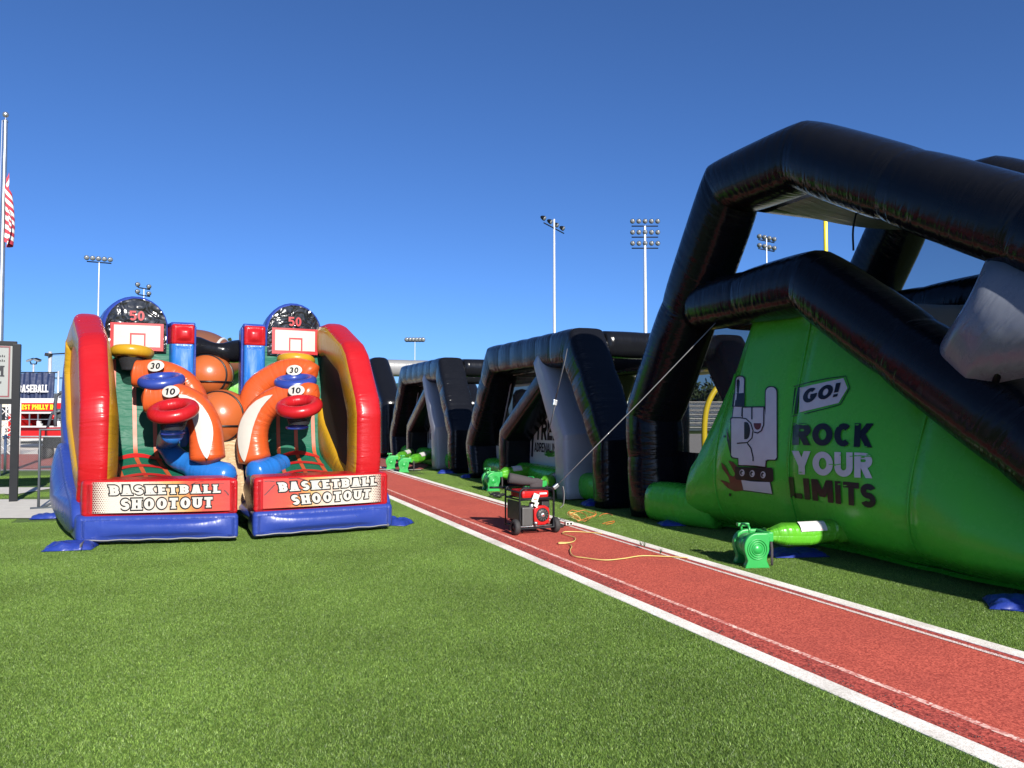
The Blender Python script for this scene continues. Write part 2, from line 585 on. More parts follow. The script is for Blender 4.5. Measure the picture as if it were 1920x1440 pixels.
def lathe(name, prof, loc, axis, mat, parent=None, n=24, local=False, smooth=True):
    """surface of revolution: prof of (radius, height along axis)"""
    ax = Vector(axis).normalized()
    ref = Vector((0, 0, 1)) if abs(ax.z) < 0.9 else Vector((1, 0, 0))
    x = ax.cross(ref).normalized(); y = ax.cross(x)
    loc = Vector(loc)
    verts, faces = [], []
    for r, h in prof:
        for k in range(n):
            t = 2 * math.pi * k / n
            verts.append(loc + ax * h + (x * math.cos(t) + y * math.sin(t)) * max(r, 1e-4))
    for i in range(len(prof) - 1):
        for k in range(n):
            j = (k + 1) % n
            faces.append((i * n + k, i * n + j, (i + 1) * n + j, (i + 1) * n + k))
    if local and parent is not None:
        mw = wm(parent)
        verts = [mw @ v for v in verts]
    o = mesh(name, verts, faces, mat, parent, smooth=smooth, fix=True)
    return o

def torus(name, cen, axis, R_, r_, mat, parent=None, n=36, m=16, tilt=None, flat=1.0):
    ax = Vector(axis).normalized()
    ref = Vector((0, 0, 1)) if abs(ax.z) < 0.9 else Vector((1, 0, 0))
    x = ax.cross(ref).normalized(); y = ax.cross(x)
    cen = Vector(cen)
    verts, faces, fuv, wr = [], [], [], []
    for i in range(n):
        t = 2 * math.pi * i / n
        rad = x * math.cos(t) + y * math.sin(t)
        for j in range(m):
            q = 2 * math.pi * j / m
            verts.append(cen + rad * (R_ + r_ * math.cos(q)) + ax * (r_ * flat * math.sin(q)))
            wr.append(0.75 if math.cos(q) < 0.2 else 0.35)
    for i in range(n):
        for j in range(m):
            i2, j2 = (i + 1) % n, (j + 1) % m
            faces.append((i * m + j, i2 * m + j, i2 * m + j2, i * m + j2))
            u0, u1 = R_ * 6.28 * i / n, R_ * 6.28 * (i + 1) / n
            v0, v1 = r_ * 6.28 * j / m, r_ * 6.28 * (j + 1) / m
            fuv.append(((u0, v0), (u1, v0), (u1, v1), (u0, v1)))
    return mesh(name, verts, faces, mat, parent, fuv=fuv, wr=wr, fix=True)

def grid(name, nu, nv, f, mat, parent=None, uvscale=(1, 1), wr=0.3, fmat_fn=None, smooth=True):
    verts, uv, faces, fm = [], [], [], []
    for i in range(nu + 1):
        for j in range(nv + 1):
            verts.append(f(i / nu, j / nv)); uv.append((i / nu * uvscale[0], j / nv * uvscale[1]))
    for i in range(nu):
        for j in range(nv):
            a = i * (nv + 1) + j
            faces.append((a, a + nv + 1, a + nv + 2, a + 1))
            fm.append(fmat_fn((i + .5) / nu, (j + .5) / nv) if fmat_fn else 0)
    w = [wr(k // (nv + 1) / nu, k % (nv + 1) / nv) for k in range(len(verts))] if callable(wr) else [wr] * len(verts)
    return mesh(name, verts, faces, mat, parent, uv=uv, wr=w, fmat=fm if fmat_fn else None, smooth=smooth)

# ------------------------------------------------------------------ stroke lettering
GW = dict(A=.92, B=.80, C=.86, D=.84, E=.70, G=.90, H=.88, I=.36, K=.88, L=.66, M=1.08, N=.92, O=.96, P=.78, R=.84, S=.78,
          T=.80, U=.86, X=.88, Y=.88, F=.68)
GW.update({'!': .36, '0': .74, '1': .46, '3': .74, '5': .74, ' ': .42, '-': .5})

def glyph(ch, w, e=0.0, slab=False):
    Wd = GW[ch] + (0.10 if slab else 0)
    h = w / 2
    hw = w * (0.62 if slab else 0.86)
    S = []
    def d(x0, y0, x1, y1, ser=True, ww=w):
        dx = (x1 - x0) / (y1 - y0)
        half = ww / 2 * math.sqrt(1 + dx * dx * 0.6) + e
        pr = []
        for k in range(7):
            y = (y0 - e) + (y1 - y0 + 2 * e) * k / 6
            x = x0 + dx * (y - y0)
            pr.append(((x - half, y), (x + half, y)))
        S.append(pr)
        if slab and ser:
            for x, y in ((x0, y0), (x1, y1)):
                if y < 0.02 or y > 0.98:
                    yc = 0.06 if y < 0.5 else 0.94
                    S.append([((x - h - .09 - e, yc - .06 - e), (x - h - .09 - e, yc + .06 + e)), ((x + h + .09 + e, yc - .06 - e), (x + h + .09 + e, yc + .06 + e))])
    def hb(x0, x1, y, t=None):
        t = (t or hw) / 2 + e
        S.append([((x, y - t), (x, y + t)) for x in (x0 - e, (x0 + x1) / 2, x1 + e)])
    def arc(cx, cy, rx, ry, a0, a1):
        k = max(4, int(abs(a1 - a0) / 12))
        pr = []
        for i in range(k + 1):
            t = R(a0 + (a1 - a0) * i / k)
            c, s_ = math.cos(t), math.sin(t)
            pr.append(((cx + (rx - h - e) * c, cy + max(0.02, ry - hw / 2 - e) * s_), (cx + (rx + h + e) * c, cy + (ry + hw / 2 + e) * s_)))
        S.append(pr)
    t2, b2 = 1 - hw / 2, hw / 2
    if ch == 'A':
        d(h * 1.1, 0, Wd / 2 - h * .25, 1); d(Wd - h * 1.1, 0, Wd / 2 + h * .25, 1); hb(Wd * .28, Wd * .72, .28, hw * .8)
        if slab: S[:] = [s for s in S if not (len(s) == 2 and s[0][0][1] > .8)]
    elif ch in 'BPR':
        d(h, 0, h, 1)
        cu = (0.5 + t2) / 2; ru = (t2 - 0.5) / 2; cx = Wd - h - ru * 1.25
        hb(h, cx, t2); hb(h, cx, .5); arc(cx, cu, Wd - h - cx, ru, -90, 90)
        if ch == 'B':
            cl = (0.5 + b2) / 2; rl = (0.5 - b2) / 2
            hb(h, cx, b2); arc(cx, cl, Wd - h - cx, rl, -90, 90)
        if ch == 'R':
            d(Wd - h, 0, Wd * .48, .5)
    elif ch == 'C':
        arc(Wd / 2, .5, Wd / 2 - h, .5 - b2, 48, 312)
    elif ch == 'D':
        d(h, 0, h, 1); hb(h, Wd * .4, t2); hb(h, Wd * .4, b2); arc(Wd * .4, .5, Wd * .6 - h, .5 - b2, -90, 90)
    elif ch in 'EF':
        d(h, 0, h, 1); hb(h, Wd, t2); hb(h, Wd * .85, .5)
        if ch == 'E': hb(h, Wd, b2)
    elif ch == 'G':
        arc(Wd / 2, .5, Wd / 2 - h, .5 - b2, 48, 345); hb(Wd * .52, Wd, .44)
    elif ch == 'H':
        d(h, 0, h, 1); d(Wd - h, 0, Wd - h, 1); hb(h, Wd - h, .5)
    elif ch == 'I':
        d(Wd / 2, 0, Wd / 2, 1)
    elif ch == 'K':
        d(h, 0, h, 1); d(h * 1.6, .42, Wd - h * 1.1, 1); d(Wd - h * 1.1, 0, h * 2.2, .6)
    elif ch == 'L':
        d(h, 0, h, 1); hb(h, Wd, b2)
    elif ch == 'M':
        d(h, 0, h, 1); d(Wd - h, 0, Wd - h, 1); d(Wd / 2, .22, h * 1.2, 1, False); d(Wd / 2, .22, Wd - h * 1.2, 1, False)
    elif ch == 'N':
        d(h, 0, h, 1); d(Wd - h, 0, Wd - h, 1); d(Wd - h * 1.1, 0, h * 1.1, 1, False)
    elif ch in 'O0':
        arc(Wd / 2, .5, Wd / 2 - h, .5 - b2, 0, 360)
    elif ch == 'S':
        rr = (t2 - .5) / 2
        arc(Wd / 2, .5 + rr, Wd / 2 - h, rr, 25, 270); arc(Wd / 2, .5 - rr, Wd / 2 - h, rr, 90, -155)
    elif ch == 'T':
        d(Wd / 2, 0, Wd / 2, 1); hb(0, Wd, t2)
    elif ch == 'U':
        d(h, .38, h, 1); d(Wd - h, .38, Wd - h, 1); arc(Wd / 2, .38, Wd / 2 - h, .38 - b2, 180, 360)
    elif ch == 'X':
        d(h * 1.1, 0, Wd - h * 1.1, 1); d(Wd - h * 1.1, 0, h * 1.1, 1)
    elif ch == 'Y':
        d(Wd / 2, 0, Wd / 2, .45); d(Wd / 2, .36, h * 1.1, 1); d(Wd / 2, .36, Wd - h * 1.1, 1)
    elif ch == '!':
        d(Wd / 2, .32, Wd / 2, 1); d(Wd / 2, 0, Wd / 2, .2)
    elif ch == '1':
        d(Wd - h, 0, Wd - h, 1); d(h * .9, .72, Wd - h, .96)
    elif ch == '3':
        rr = (t2 - .5) / 2
        arc(Wd / 2, .5 + rr, Wd / 2 - h, rr, 150, -90); arc(Wd / 2, .5 - rr, Wd / 2 - h, rr, 90, -150)
    elif ch == '5':
        hb(h, Wd * .92, t2); d(h, .5, h, 1, False); arc(Wd * .48, .33, Wd * .52 - h, .33 - b2, 115, -150)
    elif ch == '-':
        hb(0.05, Wd - .05, .45)
    return S, Wd

def text_strips(s, w, e=0.0, slab=False, gap=0.10):
    x = 0.0
    out = []
    for ch in s:
        if ch != ' ':
            S, wd = glyph(ch, w, e, slab)
            out += [[((l[0] + x, l[1]), (r[0] + x, r[1])) for l, r in st] for st in S]
        else:
            wd = GW[' ']
        x += wd + gap
    x -= gap
    return [[((l[0] / x, l[1]), (r[0] / x, r[1])) for l, r in st] for st in out]

def strips_mesh(name, strips, smap, mat, parent, lift=0.003, stag=0.0004):
    """flat print: strips of (left, right) pairs laid on a surface; smap(x, y, lift) -> point"""
    verts, faces = [], []
    for q, st in enumerate(strips):
        lf = lift + stag * (q % 8)
        b = len(verts)
        for l, r in st:
            verts.append(smap(l[0], l[1], lf)); verts.append(smap(r[0], r[1], lf))
        for i in range(len(st) - 1):
            faces.append((b + 2 * i, b + 2 * i + 1, b + 2 * i + 3, b + 2 * i + 2))
    return mesh(name, verts, faces, mat, parent, smooth=False)

def scan(poly, dy):
    """simple polygon cut into trapezoid strips"""
    ys = sorted(set(round(p[1], 4) for p in poly))
    full = []
    for a, b in zip(ys, ys[1:]):
        k = max(1, int((b - a) / dy + .5))
        full += [(a + (b - a) * i / k, a + (b - a) * (i + 1) / k) for i in range(k)]
    n = len(poly)
    out = []
    for a, b in full:
        if b - a < 1e-6:
            continue
        mid = (a + b) / 2
        xs = []
        for i in range(n):
            p, q = poly[i], poly[(i + 1) % n]
            if (p[1] - mid) * (q[1] - mid) < 0:
                f = lambda y: p[0] + (q[0] - p[0]) * (y - p[1]) / (q[1] - p[1])
                xs.append((f(mid), f(a), f(b)))
        xs.sort()
        for l, r in zip(xs[::2], xs[1::2]):
            k = max(1, int(max(r[1] - l[1], r[2] - l[2]) / (dy * 1.6) + .5))
            for i in range(k):
                g = lambda t, w: l[w] + (r[w] - l[w]) * t
                out.append([((g(i / k, 1), a), (g((i + 1) / k, 1), a)), ((g(i / k, 2), b), (g((i + 1) / k, 2), b))])
    return out

def poly_mesh(name, polys, smap, mat, parent, dy, lift):
    st = []
    for pl in polys:
        st += scan(pl, dy)
    return strips_mesh(name, st, smap, mat, parent, lift, 0.0)

def lines_mesh(name, lines, smap, mat, parent, lift):
    st = []
    for pts, w in lines:
        pr = []
        for i, p in enumerate(pts):
            a = pts[max(0, i - 1)]; b = pts[min(len(pts) - 1, i + 1)]
            dx, dy = b[0] - a[0], b[1] - a[1]
            l = math.hypot(dx, dy) or 1
            nx, ny = -dy / l * w / 2, dx / l * w / 2
            pr.append(((p[0] + nx, p[1] + ny), (p[0] - nx, p[1] - ny)))
        st.append(pr)
    return strips_mesh(name, st, smap, mat, parent, lift, 0.0005)

def quad_map(tl, tr, br, bl):
    def f(x, y):
        y = 1 - y
        a = (tl[0] + (tr[0] - tl[0]) * x, tl[1] + (tr[1] - tl[1]) * x)
        b = (bl[0] + (br[0] - bl[0]) * x, bl[1] + (br[1] - bl[1]) * x)
        return a[0] + (b[0] - a[0]) * y, a[1] + (b[1] - a[1]) * y
    return f
#@@SETTING
# ================================================================== SETTING
def speckle_mat(name, dark, light, s1, s2, rough, bump, bdist, tint=None, tint_scale=0.6, tint_amt=0.5):
    m, nt, b = new_mat(name)
    setc(b, light, rough, 0, 0.25)
    tc = N(nt, 'ShaderNodeTexCoord')
    n1 = N(nt, 'ShaderNodeTexNoise'); n1.inputs['Scale'].default_value = s1; n1.inputs['Detail'].default_value = 2
    n2 = N(nt, 'ShaderNodeTexVoronoi'); n2.inputs['Scale'].default_value = s2
    n3 = N(nt, 'ShaderNodeTexNoise'); n3.inputs['Scale'].default_value = tint_scale; n3.inputs['Detail'].default_value = 5
    for n in (n1, n2, n3):
        nt.links.new(tc.outputs['Object'], n.inputs['Vector'])
    f = math_node(nt, 'MULTIPLY', n2.outputs['Color'], 0.55)
    f = math_node(nt, 'ADD', f, math_node(nt, 'MULTIPLY', n1.outputs['Fac'], 0.45))
    fc = N(nt, 'ShaderNodeMapRange')
    fc.inputs['From Min'].default_value = 0.30; fc.inputs['From Max'].default_value = 0.70
    nt.links.new(f, fc.inputs['Value'])
    mx = N(nt, 'ShaderNodeMix', data_type='RGBA')
    mx.inputs['A'].default_value = (*dark, 1); mx.inputs['B'].default_value = (*light, 1)
    nt.links.new(fc.outputs[0], mx.inputs['Factor'])
    m2 = N(nt, 'ShaderNodeMix', data_type='RGBA')
    nt.links.new(mx.outputs['Result'], m2.inputs['A'])
    m2.inputs['B'].default_value = (*(tint or dark), 1)
    mr = N(nt, 'ShaderNodeMapRange')
    mr.inputs['From Min'].default_value = 0.45; mr.inputs['From Max'].default_value = 0.75
    mr.inputs['To Max'].default_value = tint_amt
    nt.links.new(n3.outputs['Fac'], mr.inputs['Value'])
    nt.links.new(mr.outputs[0], m2.inputs['Factor'])
    nt.links.new(m2.outputs['Result'], b.inputs['Base Color'])
    bp = N(nt, 'ShaderNodeBump')
    bp.inputs['Strength'].default_value = bump; bp.inputs['Distance'].default_value = bdist
    nt.links.new(f, bp.inputs['Height']); nt.links.new(bp.outputs[0], b.inputs['Normal'])
    return m

M['turf_base'] = speckle_mat('turf_base', (0.04, 0.075, 0.014), (0.11, 0.17, 0.036), 60, 140, 0.9, 0.6, 0.01, (0.06, 0.10, 0.02), 0.35, 0.3)
M['runway'] = speckle_mat('red_rubber', (0.29, 0.044, 0.030), (0.57, 0.114, 0.074), 60, 85, 0.9, 0.8, 0.005, (0.26, 0.045, 0.036), 1.3, 0.42)
M['runway_edge'] = speckle_mat('worn_red_rubber', (0.17, 0.024, 0.019), (0.54, 0.100, 0.072), 55, 75, 0.9, 0.7, 0.005, (0.14, 0.03, 0.03), 1.5, 0.5)
M['line'] = speckle_mat('worn_white_line', (0.34, 0.12, 0.10), (0.86, 0.80, 0.74), 90, 190, 0.8, 0.5, 0.003, (0.75, 0.66, 0.58), 1.2, 0.4)
M['line_faded'] = speckle_mat('faded_white_line', (0.42, 0.07, 0.055), (0.86, 0.62, 0.52), 40, 60, 0.8, 0.5, 0.003, (0.50, 0.10, 0.08), 3.0, 0.9)
M['curb'] = speckle_mat('curb_concrete', (0.58, 0.53, 0.46), (0.90, 0.86, 0.78), 40, 160, 0.85, 0.35, 0.003, (0.32, 0.28, 0.23), 1.6, 0.55)
M['fartrack'] = speckle_mat('old_red_track', (0.20, 0.055, 0.045), (0.29, 0.085, 0.07), 4, 20, 0.9, 0.2, 0.004)

def sheet(name, pts, mat, parent=None):
    return mesh(name, pts, [tuple(range(len(pts)))], mat, parent, smooth=False)

g = sheet('turf_ground', [(-900, -300, 0), (900, -300, 0), (900, 1600, 0), (-900, 1600, 0)], M['turf_base'])
tag(g, 'green artificial turf field', None, None, 'structure')

PL0, PL1 = 3.86, 5.06            # the two painted lines of the runway
CN0, CN1 = 3.47, 3.62            # near curb
CF0, CF1 = 5.15, 5.29            # far curb
A0, A1 = -30.0, 62.0
def strip(name, p0, p1, z, mat, parent=None, a0=A0, a1=A1):
    return sheet(name, [W(a0, p0, z), W(a0, p1, z), W(a1, p1, z), W(a1, p0, z)], mat, parent)
rw = strip('runway', CN1 - .02, CF0 + .02, 0.004, M['runway'])
tag(rw, 'red rubber jump runway between two concrete curbs', None, None, 'structure')
strip('worn_edge', CN1 - .01, PL0 - .02, 0.0055, M['runway_edge'], rw)
strip('worn_edge', PL1 + .02, CF0 + .01, 0.0055, M['runway_edge'], rw)
strip('lane_line', PL0 - .025, PL0 + .025, 0.0075, M['line_faded'], rw)
strip('lane_line', PL1 - .022, PL1 + .022, 0.0075, M['line'], rw)
for p0, p1, nm in ((CN0, CN1, 'curb'), (CF0, CF1, 'curb')):
    v, f = [], []
    k = 300
    for i in range(k + 1):
        a = A0 + (A1 - A0) * i / k
        w1 = 0.008 * mnoise.noise(Vector((a * 1.7, p0, 0)))
        w2 = 0.008 * mnoise.noise(Vector((a * 1.9, p1, 5)))
        for p, z in ((p0 + w1, -.05), (p0 + w1, .009), (p0 + .010 + w1, .014), (p1 - .010 + w2, .014), (p1 + w2, .009), (p1 + w2, -.05)):
            v.append(W(a, p, z))
    for i in range(k):
        for j in range(5):
            f.append((i * 6 + j, i * 6 + j + 1, i * 6 + 7 + j, i * 6 + 6 + j))
    o = mesh(nm, v, f, M['curb'], smooth=False, fix=True)
    tag(o, 'pale concrete curb along the ' + ('near' if p0 < 4 else 'far') + ' edge of the red runway', None, None, 'structure')

# crumbs of rubber and dirt gathered along the near curb
v, f = [], []
for i in range(1500):
    a = random.uniform(1, 22); p = CN1 + abs(random.gauss(0, .05)) + .004
    c = W(a, p, .014); r = random.uniform(.002, .007)
    b = len(v)
    for k in range(4):
        t = k * 1.57 + random.random()
        v.append(c + Vector((math.cos(t) * r, math.sin(t) * r, 0)))
    v.append(c + Vector((0, 0, r)))
    f += [(b, b + 1, b + 4), (b + 1, b + 2, b + 4), (b + 2, b + 3, b + 4), (b + 3, b, b + 4)]
o = mesh('rubber_crumbs', v, f, M['rubber'], smooth=False)
tag(o, 'dark rubber crumbs and dirt along the near curb', 'debris', None, 'stuff')

# far left: concrete apron, patch, far running track, concrete beyond
def band(name, Y0, Y1, X0, X1, z, mat, label, skew=0.0):
    o = sheet(name, [(X0, Y0, z), (X1, Y0 + skew, z), (X1, Y1 + skew, z), (X0, Y1, z)], mat)
    return tag(o, label, None, None, 'structure')
band('concrete_apron', 12.05, 14.65, -40, -6.2, 0.012, M['concrete'], 'pale concrete apron in front of the sign')
band('concrete_pad', 16.0, 17.4, -40, -10.0, 0.012, M['concrete'], 'small pale concrete pad in the grass behind the sign', -.4)
band('running_track', 21.2, 29.6, -90, -2.6, 0.012, M['fartrack'], 'old red running track behind the fence', 1.2)
band('concrete_yard', 29.6, 60, -120, 60, 0.010, M['concrete'], 'pale concrete yard where the trailer stands')
o = sheet('track_kerb', [(-90, 20.75, .03), (-2.6, 21.95, .03), (-2.6, 22.15, .03), (-90, 20.95, .03)], M['whitepaint'])
tag(o, 'thin white kerb along the front of the running track', None, None, 'structure')

# grass blades: one object, tufts scattered by geometry nodes over the turf in view
def blade_patch(seed, n=12000, size=0.5):
    r = np.random.default_rng(seed)
    x = r.uniform(-size / 2 - .004, size / 2 + .004, n); y = r.uniform(-size / 2 - .004, size / 2 + .004, n)
    h = r.uniform(.009, .019, n); w = r.uniform(.0011, .0021, n)
    th = r.uniform(0, 2 * math.pi, n); ln = r.uniform(.25, 1.25, n) * h; ld = r.uniform(0, 2 * math.pi, n)
    V = np.zeros((n, 3, 3))
    V[:, 0] = np.stack([x - np.cos(th) * w, y - np.sin(th) * w, np.zeros(n)], 1)
    V[:, 1] = np.stack([x + np.cos(th) * w, y + np.sin(th) * w, np.zeros(n)], 1)
    V[:, 2] = np.stack([x + np.cos(ld) * ln, y + np.sin(ld) * ln, h], 1)
    me = bpy.data.meshes.new('blade_patch')
    me.from_pydata(V.reshape(-1, 3).tolist(), [], np.arange(n * 3).reshape(-1, 3).tolist())
    me.materials.append(M['blade'])
    return bpy.data.objects.new('blade_patch', me)

m, nt, b = new_mat('turf_blade')
setc(b, (0.12, 0.19, 0.04), 0.42, 0, 0.4)
geo = N(nt, 'ShaderNodeNewGeometry')
rp = N(nt, 'ShaderNodeValToRGB')
cr = rp.color_ramp
cr.elements[0].position = 0; cr.elements[0].color = (0.047, 0.098, 0.014, 1)
cr.elements[1].position = 1; cr.elements[1].color = (0.30, 0.43, 0.095, 1)
e_ = cr.elements.new(0.55); e_.color = (0.124, 0.218, 0.037, 1)
nt.links.new(geo.outputs['Random Per Island'], rp.inputs['Fac'])
oi = N(nt, 'ShaderNodeTexCoord')
big = N(nt, 'ShaderNodeTexNoise'); big.inputs['Scale'].default_value = 0.8; big.inputs['Detail'].default_value = 4
nt.links.new(geo.outputs['Position'], big.inputs['Vector'])
mr = N(nt, 'ShaderNodeMapRange'); mr.inputs['From Min'].default_value = .3; mr.inputs['From Max'].default_value = .7
mr.inputs['To Min'].default_value = .82; mr.inputs['To Max'].default_value = 1.18
nt.links.new(big.outputs['Fac'], mr.inputs['Value'])
vm = N(nt, 'ShaderNodeVectorMath', operation='SCALE')
tuft = N(nt, 'ShaderNodeTexNoise'); tuft.inputs['Scale'].default_value = 85; tuft.inputs['Detail'].default_value = 1
nt.links.new(geo.outputs['Position'], tuft.inputs['Vector'])
mrt = N(nt, 'ShaderNodeMapRange'); mrt.inputs['From Min'].default_value = .32; mrt.inputs['From Max'].default_value = .68
mrt.inputs['To Min'].default_value = .58; mrt.inputs['To Max'].default_value = 1.42
nt.links.new(tuft.outputs['Fac'], mrt.inputs['Value'])
nt.links.new(rp.outputs[0], vm.inputs[0]); nt.links.new(math_node(nt, 'MULTIPLY', mr.outputs[0], mrt.outputs[0]), vm.inputs['Scale'])
nt.links.new(vm.outputs[0], b.inputs['Base Color'])
trl = N(nt, 'ShaderNodeBsdfTranslucent')
nt.links.new(vm.outputs[0], trl.inputs['Color'])
mxs = N(nt, 'ShaderNodeMixShader'); mxs.inputs[0].default_value = 0.3
nt.links.new(b.outputs[0], mxs.inputs[1]); nt.links.new(trl.outputs[0], mxs.inputs[2])
nt.links.new(mxs.outputs[0], nt.nodes['Material Output'].inputs['Surface'])
M['blade'] = m

pts, vi, rot = [], [], []
for side in (0, 1):
    for i in range(-2, 60):
        a = i * 0.5 + .25
        for j in range(0, 44):
            p = (CN0 - .25 - .5 * j) if side == 0 else (CF1 + .25 + .5 * j)
            if side == 1 and j > 5:
                continue
            q = W(a, p, 0)
            if q.y < 2.9 or q.length > 24:
                continue
            u = 960 + FPX * q.x / q.y
            if u < -260 or u > 2200:
                continue
            if q.x < -6.0 and 11.8 < q.y < 14.9:
                continue
            if q.x < -9.6 and 15.5 < q.y < 17.6:
                continue
            if q.y > 20.6 and q.x < -2.4:
                continue
            pts.append(q); vi.append(random.randrange(3)); rot.append((0, 0, TA * -1 + random.randrange(4) * math.pi / 2))
me = bpy.data.meshes.new('turf_grass')
me.from_pydata([tuple(q) for q in pts], [], [])
me.attributes.new('vi', 'INT', 'POINT').data.foreach_set('value', vi)
me.attributes.new('rot', 'FLOAT_VECTOR', 'POINT').data.foreach_set('vector', [c for r_ in rot for c in r_])
grass = bpy.data.objects.new('turf_grass', me)
col.objects.link(grass)
tag(grass, 'short green synthetic grass blades covering the field', 'turf', None, 'stuff')
ng = bpy.data.node_groups.new('turf_scatter', 'GeometryNodeTree')
ng.interface.new_socket('Geometry', in_out='INPUT', socket_type='NodeSocketGeometry')
ng.interface.new_socket('Geometry', in_out='OUTPUT', socket_type='NodeSocketGeometry')
gi = ng.nodes.new('NodeGroupInput'); go = ng.nodes.new('NodeGroupOutput')
g2i = ng.nodes.new('GeometryNodeGeometryToInstance')
for sd in (1, 2, 3):
    oin = ng.nodes.new('GeometryNodeObjectInfo')
    oin.inputs['Object'].default_value = blade_patch(sd)
    ng.links.new(oin.outputs['Geometry'], g2i.inputs[0])
iop = ng.nodes.new('GeometryNodeInstanceOnPoints')
iop.inputs['Pick Instance'].default_value = True
for nm, typ, sock in (('vi', 'INT', 'Instance Index'), ('rot', 'FLOAT_VECTOR', 'Rotation')):
    na = ng.nodes.new('GeometryNodeInputNamedAttribute'); na.data_type = typ
    na.inputs['Name'].default_value = nm
    ng.links.new(na.outputs['Attribute'], iop.inputs[sock])
ng.links.new(gi.outputs[0], iop.inputs['Points'])
ng.links.new(g2i.outputs[0], iop.inputs['Instance'])
ng.links.new(iop.outputs[0], go.inputs[0])
grass.modifiers.new('scatter', 'NODES').node_group = ng
#@@COURSE
# ================================================================== OBSTACLE COURSE
def frame_path(pts, p):
    return [W(a, p, z) for a, z in pts]

def az_panel(name, poly, p, mat, parent, th=0.0):
    """flat panel in the (a, z) plane at distance p"""
    v = [W(a, p, z) for a, z in poly]
    uv = [(a, z) for a, z in poly]
    n = len(poly)
    return mesh(name, v, [tuple(range(n))], mat, parent, uv=uv, wr=[.4] * n, smooth=False)

def split(pts, rad, step=1.35, pin=0.035):
    """insert ring seams into long stretches of a tube"""
    P, Rr, Pn = [], [], []
    for i, (q, r) in enumerate(zip(pts, rad)):
        P.append(q); Rr.append(r); Pn.append(pin * .6)
        if i < len(pts) - 1:
            L = math.dist(q, pts[i + 1]); k = int(L / step)
            for j in range(1, k):
                t = j / k
                P.append(tuple(q[c] + (pts[i + 1][c] - q[c]) * t for c in range(2)))
                Rr.append(tuple(r[c] + (rad[i + 1][c] - r[c]) * t for c in range(2))); Pn.append(pin)
    return P, Rr, Pn

# ---------------- the slide module with the tall double arch
sl = thing('slide_module', W(6.5, 8.4, 0), 'tall black and green inflatable slide with arched black tubes and ROCK YOUR LIMITS print', 'inflatable')
UP = [(10.48, 0.02), (10.54, 0.95), (10.57, 1.62), (8.56, 4.76), (7.12, 4.75), (4.4, 3.25), (1.5, 1.62), (1.35, 0.02)]
UR = [(.37, .42), (.40, .44), (.41, .44), (.40, .42), (.41, .42), (.40, .42), (.40, .42), (.38, .42)]
LO = [(9.30, 3.18), (7.04, 3.20), (4.5, 1.42), (2.4, -.04)]
LR = [(.34, .35), (.38, .42), (.39, .42), (.38, .42)]
for p in (6.82, 10.1):
    P_, R_, K_ = split(UP, UR)
    sweep('upper_arch', frame_path(P_, p), R_, M['black'], sl, bn=NV, nseg=28, ex=2.5, step=.11, pinch=K_, puff=.055, crease=True, wr_base=.6)
    P_, R_, K_ = split(LO, LR, 1.05)
    sweep('lower_arch', frame_path(P_, p), R_, M['black'], sl, bn=NV, nseg=28, ex=2.4, step=.11, pinch=K_, puff=.055, crease=True, wr_base=.6)
# cross tubes between the two arches
for a, z in ((8.3, 4.66), (8.9, 3.1), (2.9, .5)):
    sweep('cross_tube', [W(a, 7.1, z), W(a, 8.4, z), W(a, 9.8, z)], (.26, .26), M['black'], sl, nseg=18, step=.15)
# grey canopy slung between the upper arches
def canopy(u, v):
    a = 7.9 - 4.4 * u; p = 7.0 + 2.9 * v
    z = (4.62 if a > 6.95 else 4.62 + (a - 6.95) * .5585) - .30 - .22 * math.sin(math.pi * v) * (.5 + .5 * math.sin(math.pi * u))
    return W(a, p, z)
grid('canopy', 24, 14, canopy, M['gray'], sl, (4, 3), .5)
# sliding surface between the lower arches
grid('slide_bed', 20, 8, lambda u, v: W(7.2 - 5.0 * u, 7.15 + 2.6 * v, 3.1 - (max(0, (7.2 - 5 * u) * -1 + 6.85)) * .704 - .08 * math.sin(math.pi * v)), M['whitev'], sl, (5, 2.6), .4)
# mesh in the far arch, rope in the near one
az_panel('mesh_panel', [(9.3, 3.1), (8.45, 4.55), (6.95, 4.5), (4.3, 3.0), (4.3, 1.6), (6.85, 3.3)], 10.1, M['mesh_light'], sl)
a_, z_ = on_p(1600, 460, 6.95); a2_, z2_ = on_p(1608, 398, 6.95)
tube('lacing_rope', curve_pts([W(a_, 6.95, z_ - .06), W(a_ - .02, 6.93, (z_ + z2_) / 2), W(a2_, 6.95, z2_ + .05)], 4), .012, M['darkmetal'], sl)

# swelling green side wall
WALL_A0, WALL_A1 = 9.75, 1.9
def low_line(a):
    return 3.20 if a > 7.04 else max(.1, 3.20 - (7.04 - a) * .70)
SEAMS = [9.45, 8.60, 7.25, 5.6, 4.1, 2.9]
def wall_top(a):
    t = low_line(a) - .15
    if a > 8.30:                       # left edge slopes to the foot
        t = min(t, 2.98 - (a - 8.30) * 2.6 if a < 9.05 else 1.03 - (a - 9.05) * .95)
    return max(.3, t)
def wall_p(a, z):
    H = wall_top(a)
    if a > 8.30:
        H = max(H, 2.98 - (a - 8.30) * 1.5)
    t = max(0, min(1, z / max(H, .6)))
    fall = min(1.0, H / 1.6)
    bulge = .52 * math.sin(math.pi * min(1, t ** .62)) * fall
    seam = min(abs(a - s) for s in SEAMS)
    ridge = .055 * math.exp(-(seam / .10) ** 2) + .05 * math.exp(-(seam / .35) ** 2)
    under = .34 * max(0, 1 - z / .30) ** 1.7
    ridge *= .45 if a > 8 else 1
    return 6.98 - bulge + ridge * math.sin(math.pi * min(1, t * 1.05 + .02)) ** .3 + under
